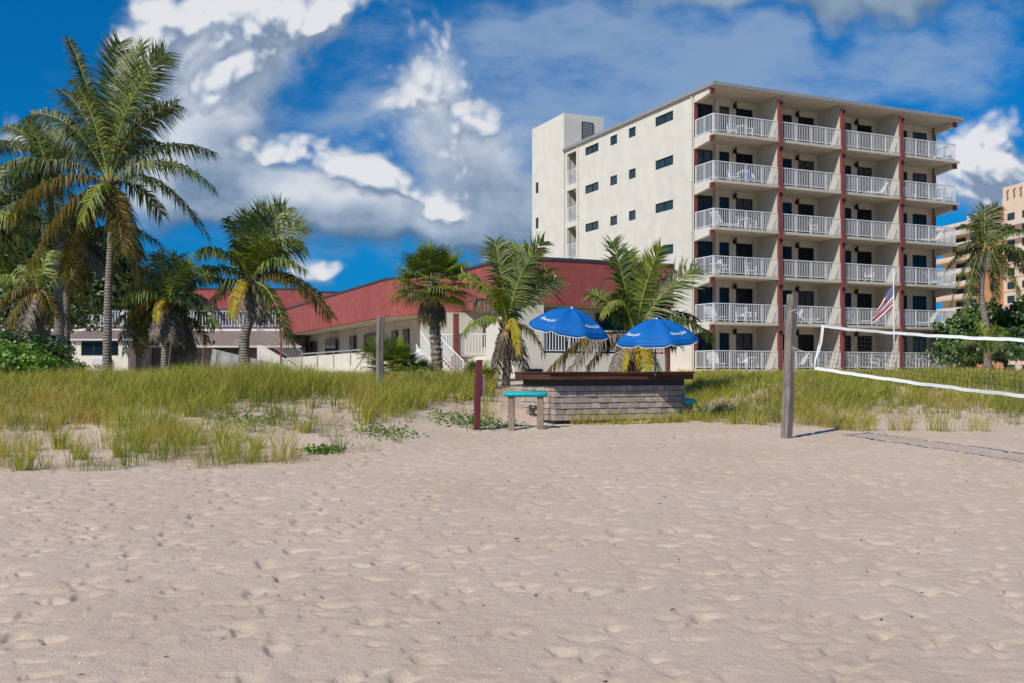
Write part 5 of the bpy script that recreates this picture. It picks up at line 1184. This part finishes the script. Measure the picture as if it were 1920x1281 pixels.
# ------------------------------------------------------------------ net
TL = Vector((X(1542,23.2), 23.2, Z(611,23.2))); BL = Vector((X(1529,23.3), 23.3, Z(691,23.3)))
def top(u):   # u metres along the net
    d = Vector((.381,-.925,0)); p = TL+d*u; p.z = TL.z-.62*math.sin(math.pi*min(u/13.,1)*.62)**.9*1.05; return p
LN = 9.5
def netp(u, v):  # v 0 top .. 1 bottom
    t = top(u); b = Vector((BL.x, BL.y, BL.z))+Vector((.381,-.925,0))*u*1.0; b.z = BL.z-.70*math.sin(math.pi*min(u/13.,1)*.62)
    p = t.lerp(b, v); p.z += .005*math.sin(u*5.3)+.004*math.sin(u*11+1); p += Vector((.925,.381,0))*(.10*math.sin(v*math.pi)*math.sin(u*.9+.4)+.03*math.sin(u*4+v*5)); 
    return p
net = empty('volleyball_net', TL, 0, 'sagging volleyball net with white top and bottom tapes stretched from the leaning post', 'net')
def NL(u, v): return netp(u, v)-TL
q = MB(); nu = int(LN/.105); NV = 9
for i in range(nu+1): q.tube([NL(i*LN/nu, .06+.88*j/7) for j in range(8)], .0036, 4, cap=False)
for j in range(1, NV): q.tube([NL(i*LN/60, .06+.88*j/NV) for i in range(61)], .0036, 4, cap=False)
q.build('mesh', M['cord'], net)
def tape(v0, v1, name):
    q = MB(); n = 70; dn = Vector((.925,.381,0))*.008
    for i in range(n):
        a, b_ = i*LN/n, (i+1)*LN/n; q.hexa([NL(a,v1)-dn, NL(b_,v1)-dn, NL(b_,v1)+dn, NL(a,v1)+dn], [NL(a,v0)-dn, NL(b_,v0)-dn, NL(b_,v0)+dn, NL(a,v0)+dn])
    q.build(name, M['tape'], net)
tape(-.02, .04, 'top_tape'); tape(.965, 1.03, 'bottom_tape')
q = MB(); q.tube([NL(0,j/8)+Vector((-.05*math.sin(j/8*math.pi),0,0)) for j in range(9)], [.02,.022,.026,.022,.026,.02,.024,.028,.022], 7); q.build('side_tape', M['tape'], net, smooth=True)
def rope(name_pts, r=.009, m='rope', label=None):
    q = MB(); q.tube([p-TL for p in name_pts], r, 5); return q.build('rope', M[m], net)
pw = lambda px, py, Y=23.9: P(px, py, Y)
rope([pw(1492,585,23.85), pw(1500,592,23.7), pw(1512,604,23.5), pw(1527,609,23.3), TL])
rope([pw(1494,585,23.85), pw(1508,598,23.6), pw(1520,601,23.5), pw(1535,604,23.3), TL+Vector((0,0,.03))], .006)
rope([pw(1484,650,23.85), pw(1494,655,23.7), pw(1510,660,23.5), pw(1523,684,23.4), BL], .008)
rope([pw(1544,614,23.2), pw(1541,640,23.2), pw(1537,655,23.2), pw(1531,672,23.2)], .02, 'tape')
rope([pw(1480,586,23.84), pw(1483,584,23.8), pw(1492,580,23.8), pw(1493,583,23.9)], .012)
rope([pw(1488,652,23.8), pw(1491,665,23.78), pw(1489,680,23.8), pw(1490,700,23.8)], .007)
rope([pw(1541,611,23.2), pw(1537,640,23.25), pw(1534,690,23.2)], .01)
p2x, p2y = TL.x+.381*(LN+.6), TL.y-.925*(LN+.6)
o = empty('volleyball_post', (p2x, p2y, G(p2x,p2y)-.3), .6, 'second volleyball post out of view at the near end of the net', 'post'); q = MB(); q.box(-.12,.12,-.12,.12,0,3.6); q.build('shaft', M['greywood'], o, bevel=.015)

# ------------------------------------------------------------------ flag
YF_ = 47.5; fb = Vector((X(1677,YF_), YF_, G(X(1677,YF_), YF_)))
fp = empty('flagpole', fb, 0, 'thin white flagpole in front of the third hotel balcony column', 'flagpole')
tz_ = Z(502,YF_)-fb.z; q = MB(); q.tube([(0,0,-.2),(-.02,0,tz_*.5),(-.05,0,tz_)], [.04,.035,.022], 8); q.build('pole', M['white'], fp, smooth=True)
q = MB(); q.ball((-.05,0,tz_+.05), .06, 8, 6); q.tube([(-.12,0,tz_-.08),(.1,0,tz_-.02)], .02, 5); q.build('finial', M['roofgrey'], fp)
fl_o = P(1675.5,530,YF_)
def fpnt(a, b):
    return Vector((-.95*a-.03*b, .12*math.sin(a*7+b*2)*a+.05*math.sin(b*16+a*3)*(.3+a), -1.50*a*(1-.10*b)-1.18*b*(1-.45*a)))
def fpnt_old(a, b): # a along fly, b down the hoist
    w = .10*math.sin(a*7+b*2)*a+.05*math.sin(a*13+b*5)*a
    return Vector((-.90*a-.03*b, w, -1.34*a-.98*b+.16*b*a*1.0+.12*a*(1-a)))
flag = empty('national_flag', fl_o, 0, 'striped red and white flag with a starred blue corner hanging from the flagpole', 'flag')
q = MB(); NA = 20
for i in range(NA):
    for j in range(13):
        a, b_ = i/NA, (i+1)/NA; m_ = 2 if (a < .4 and j < 7) else (0 if j % 2 == 0 else 1)
        q.face([fpnt(a,j/13), fpnt(a,(j+1)/13), fpnt(b_,(j+1)/13), fpnt(b_,j/13)], m_)
fo = q.build('cloth', [M['flagred'], M['flagwhite'], M['flagblue']], flag, smooth=True)
q = MB()
for r in range(9):
    for c_ in range(6 if r % 2 == 0 else 5):
        a = (c_+.5+(.5 if r % 2 else 0))/6.2*.4; b_ = (r+.6)/9.4*7/13; p = fpnt(a,b_)+Vector((0,-.012,0))
        pts = []
        for k in range(10):
            an = k*math.pi/5; rr = .026 if k % 2 == 0 else .011; pts.append(p+Vector((rr*math.sin(an),0,rr*math.cos(an))))
        for k in range(10): q.face([p, pts[k], pts[(k+1)%10]])
q.build('stars', M['flagwhite'], fo)
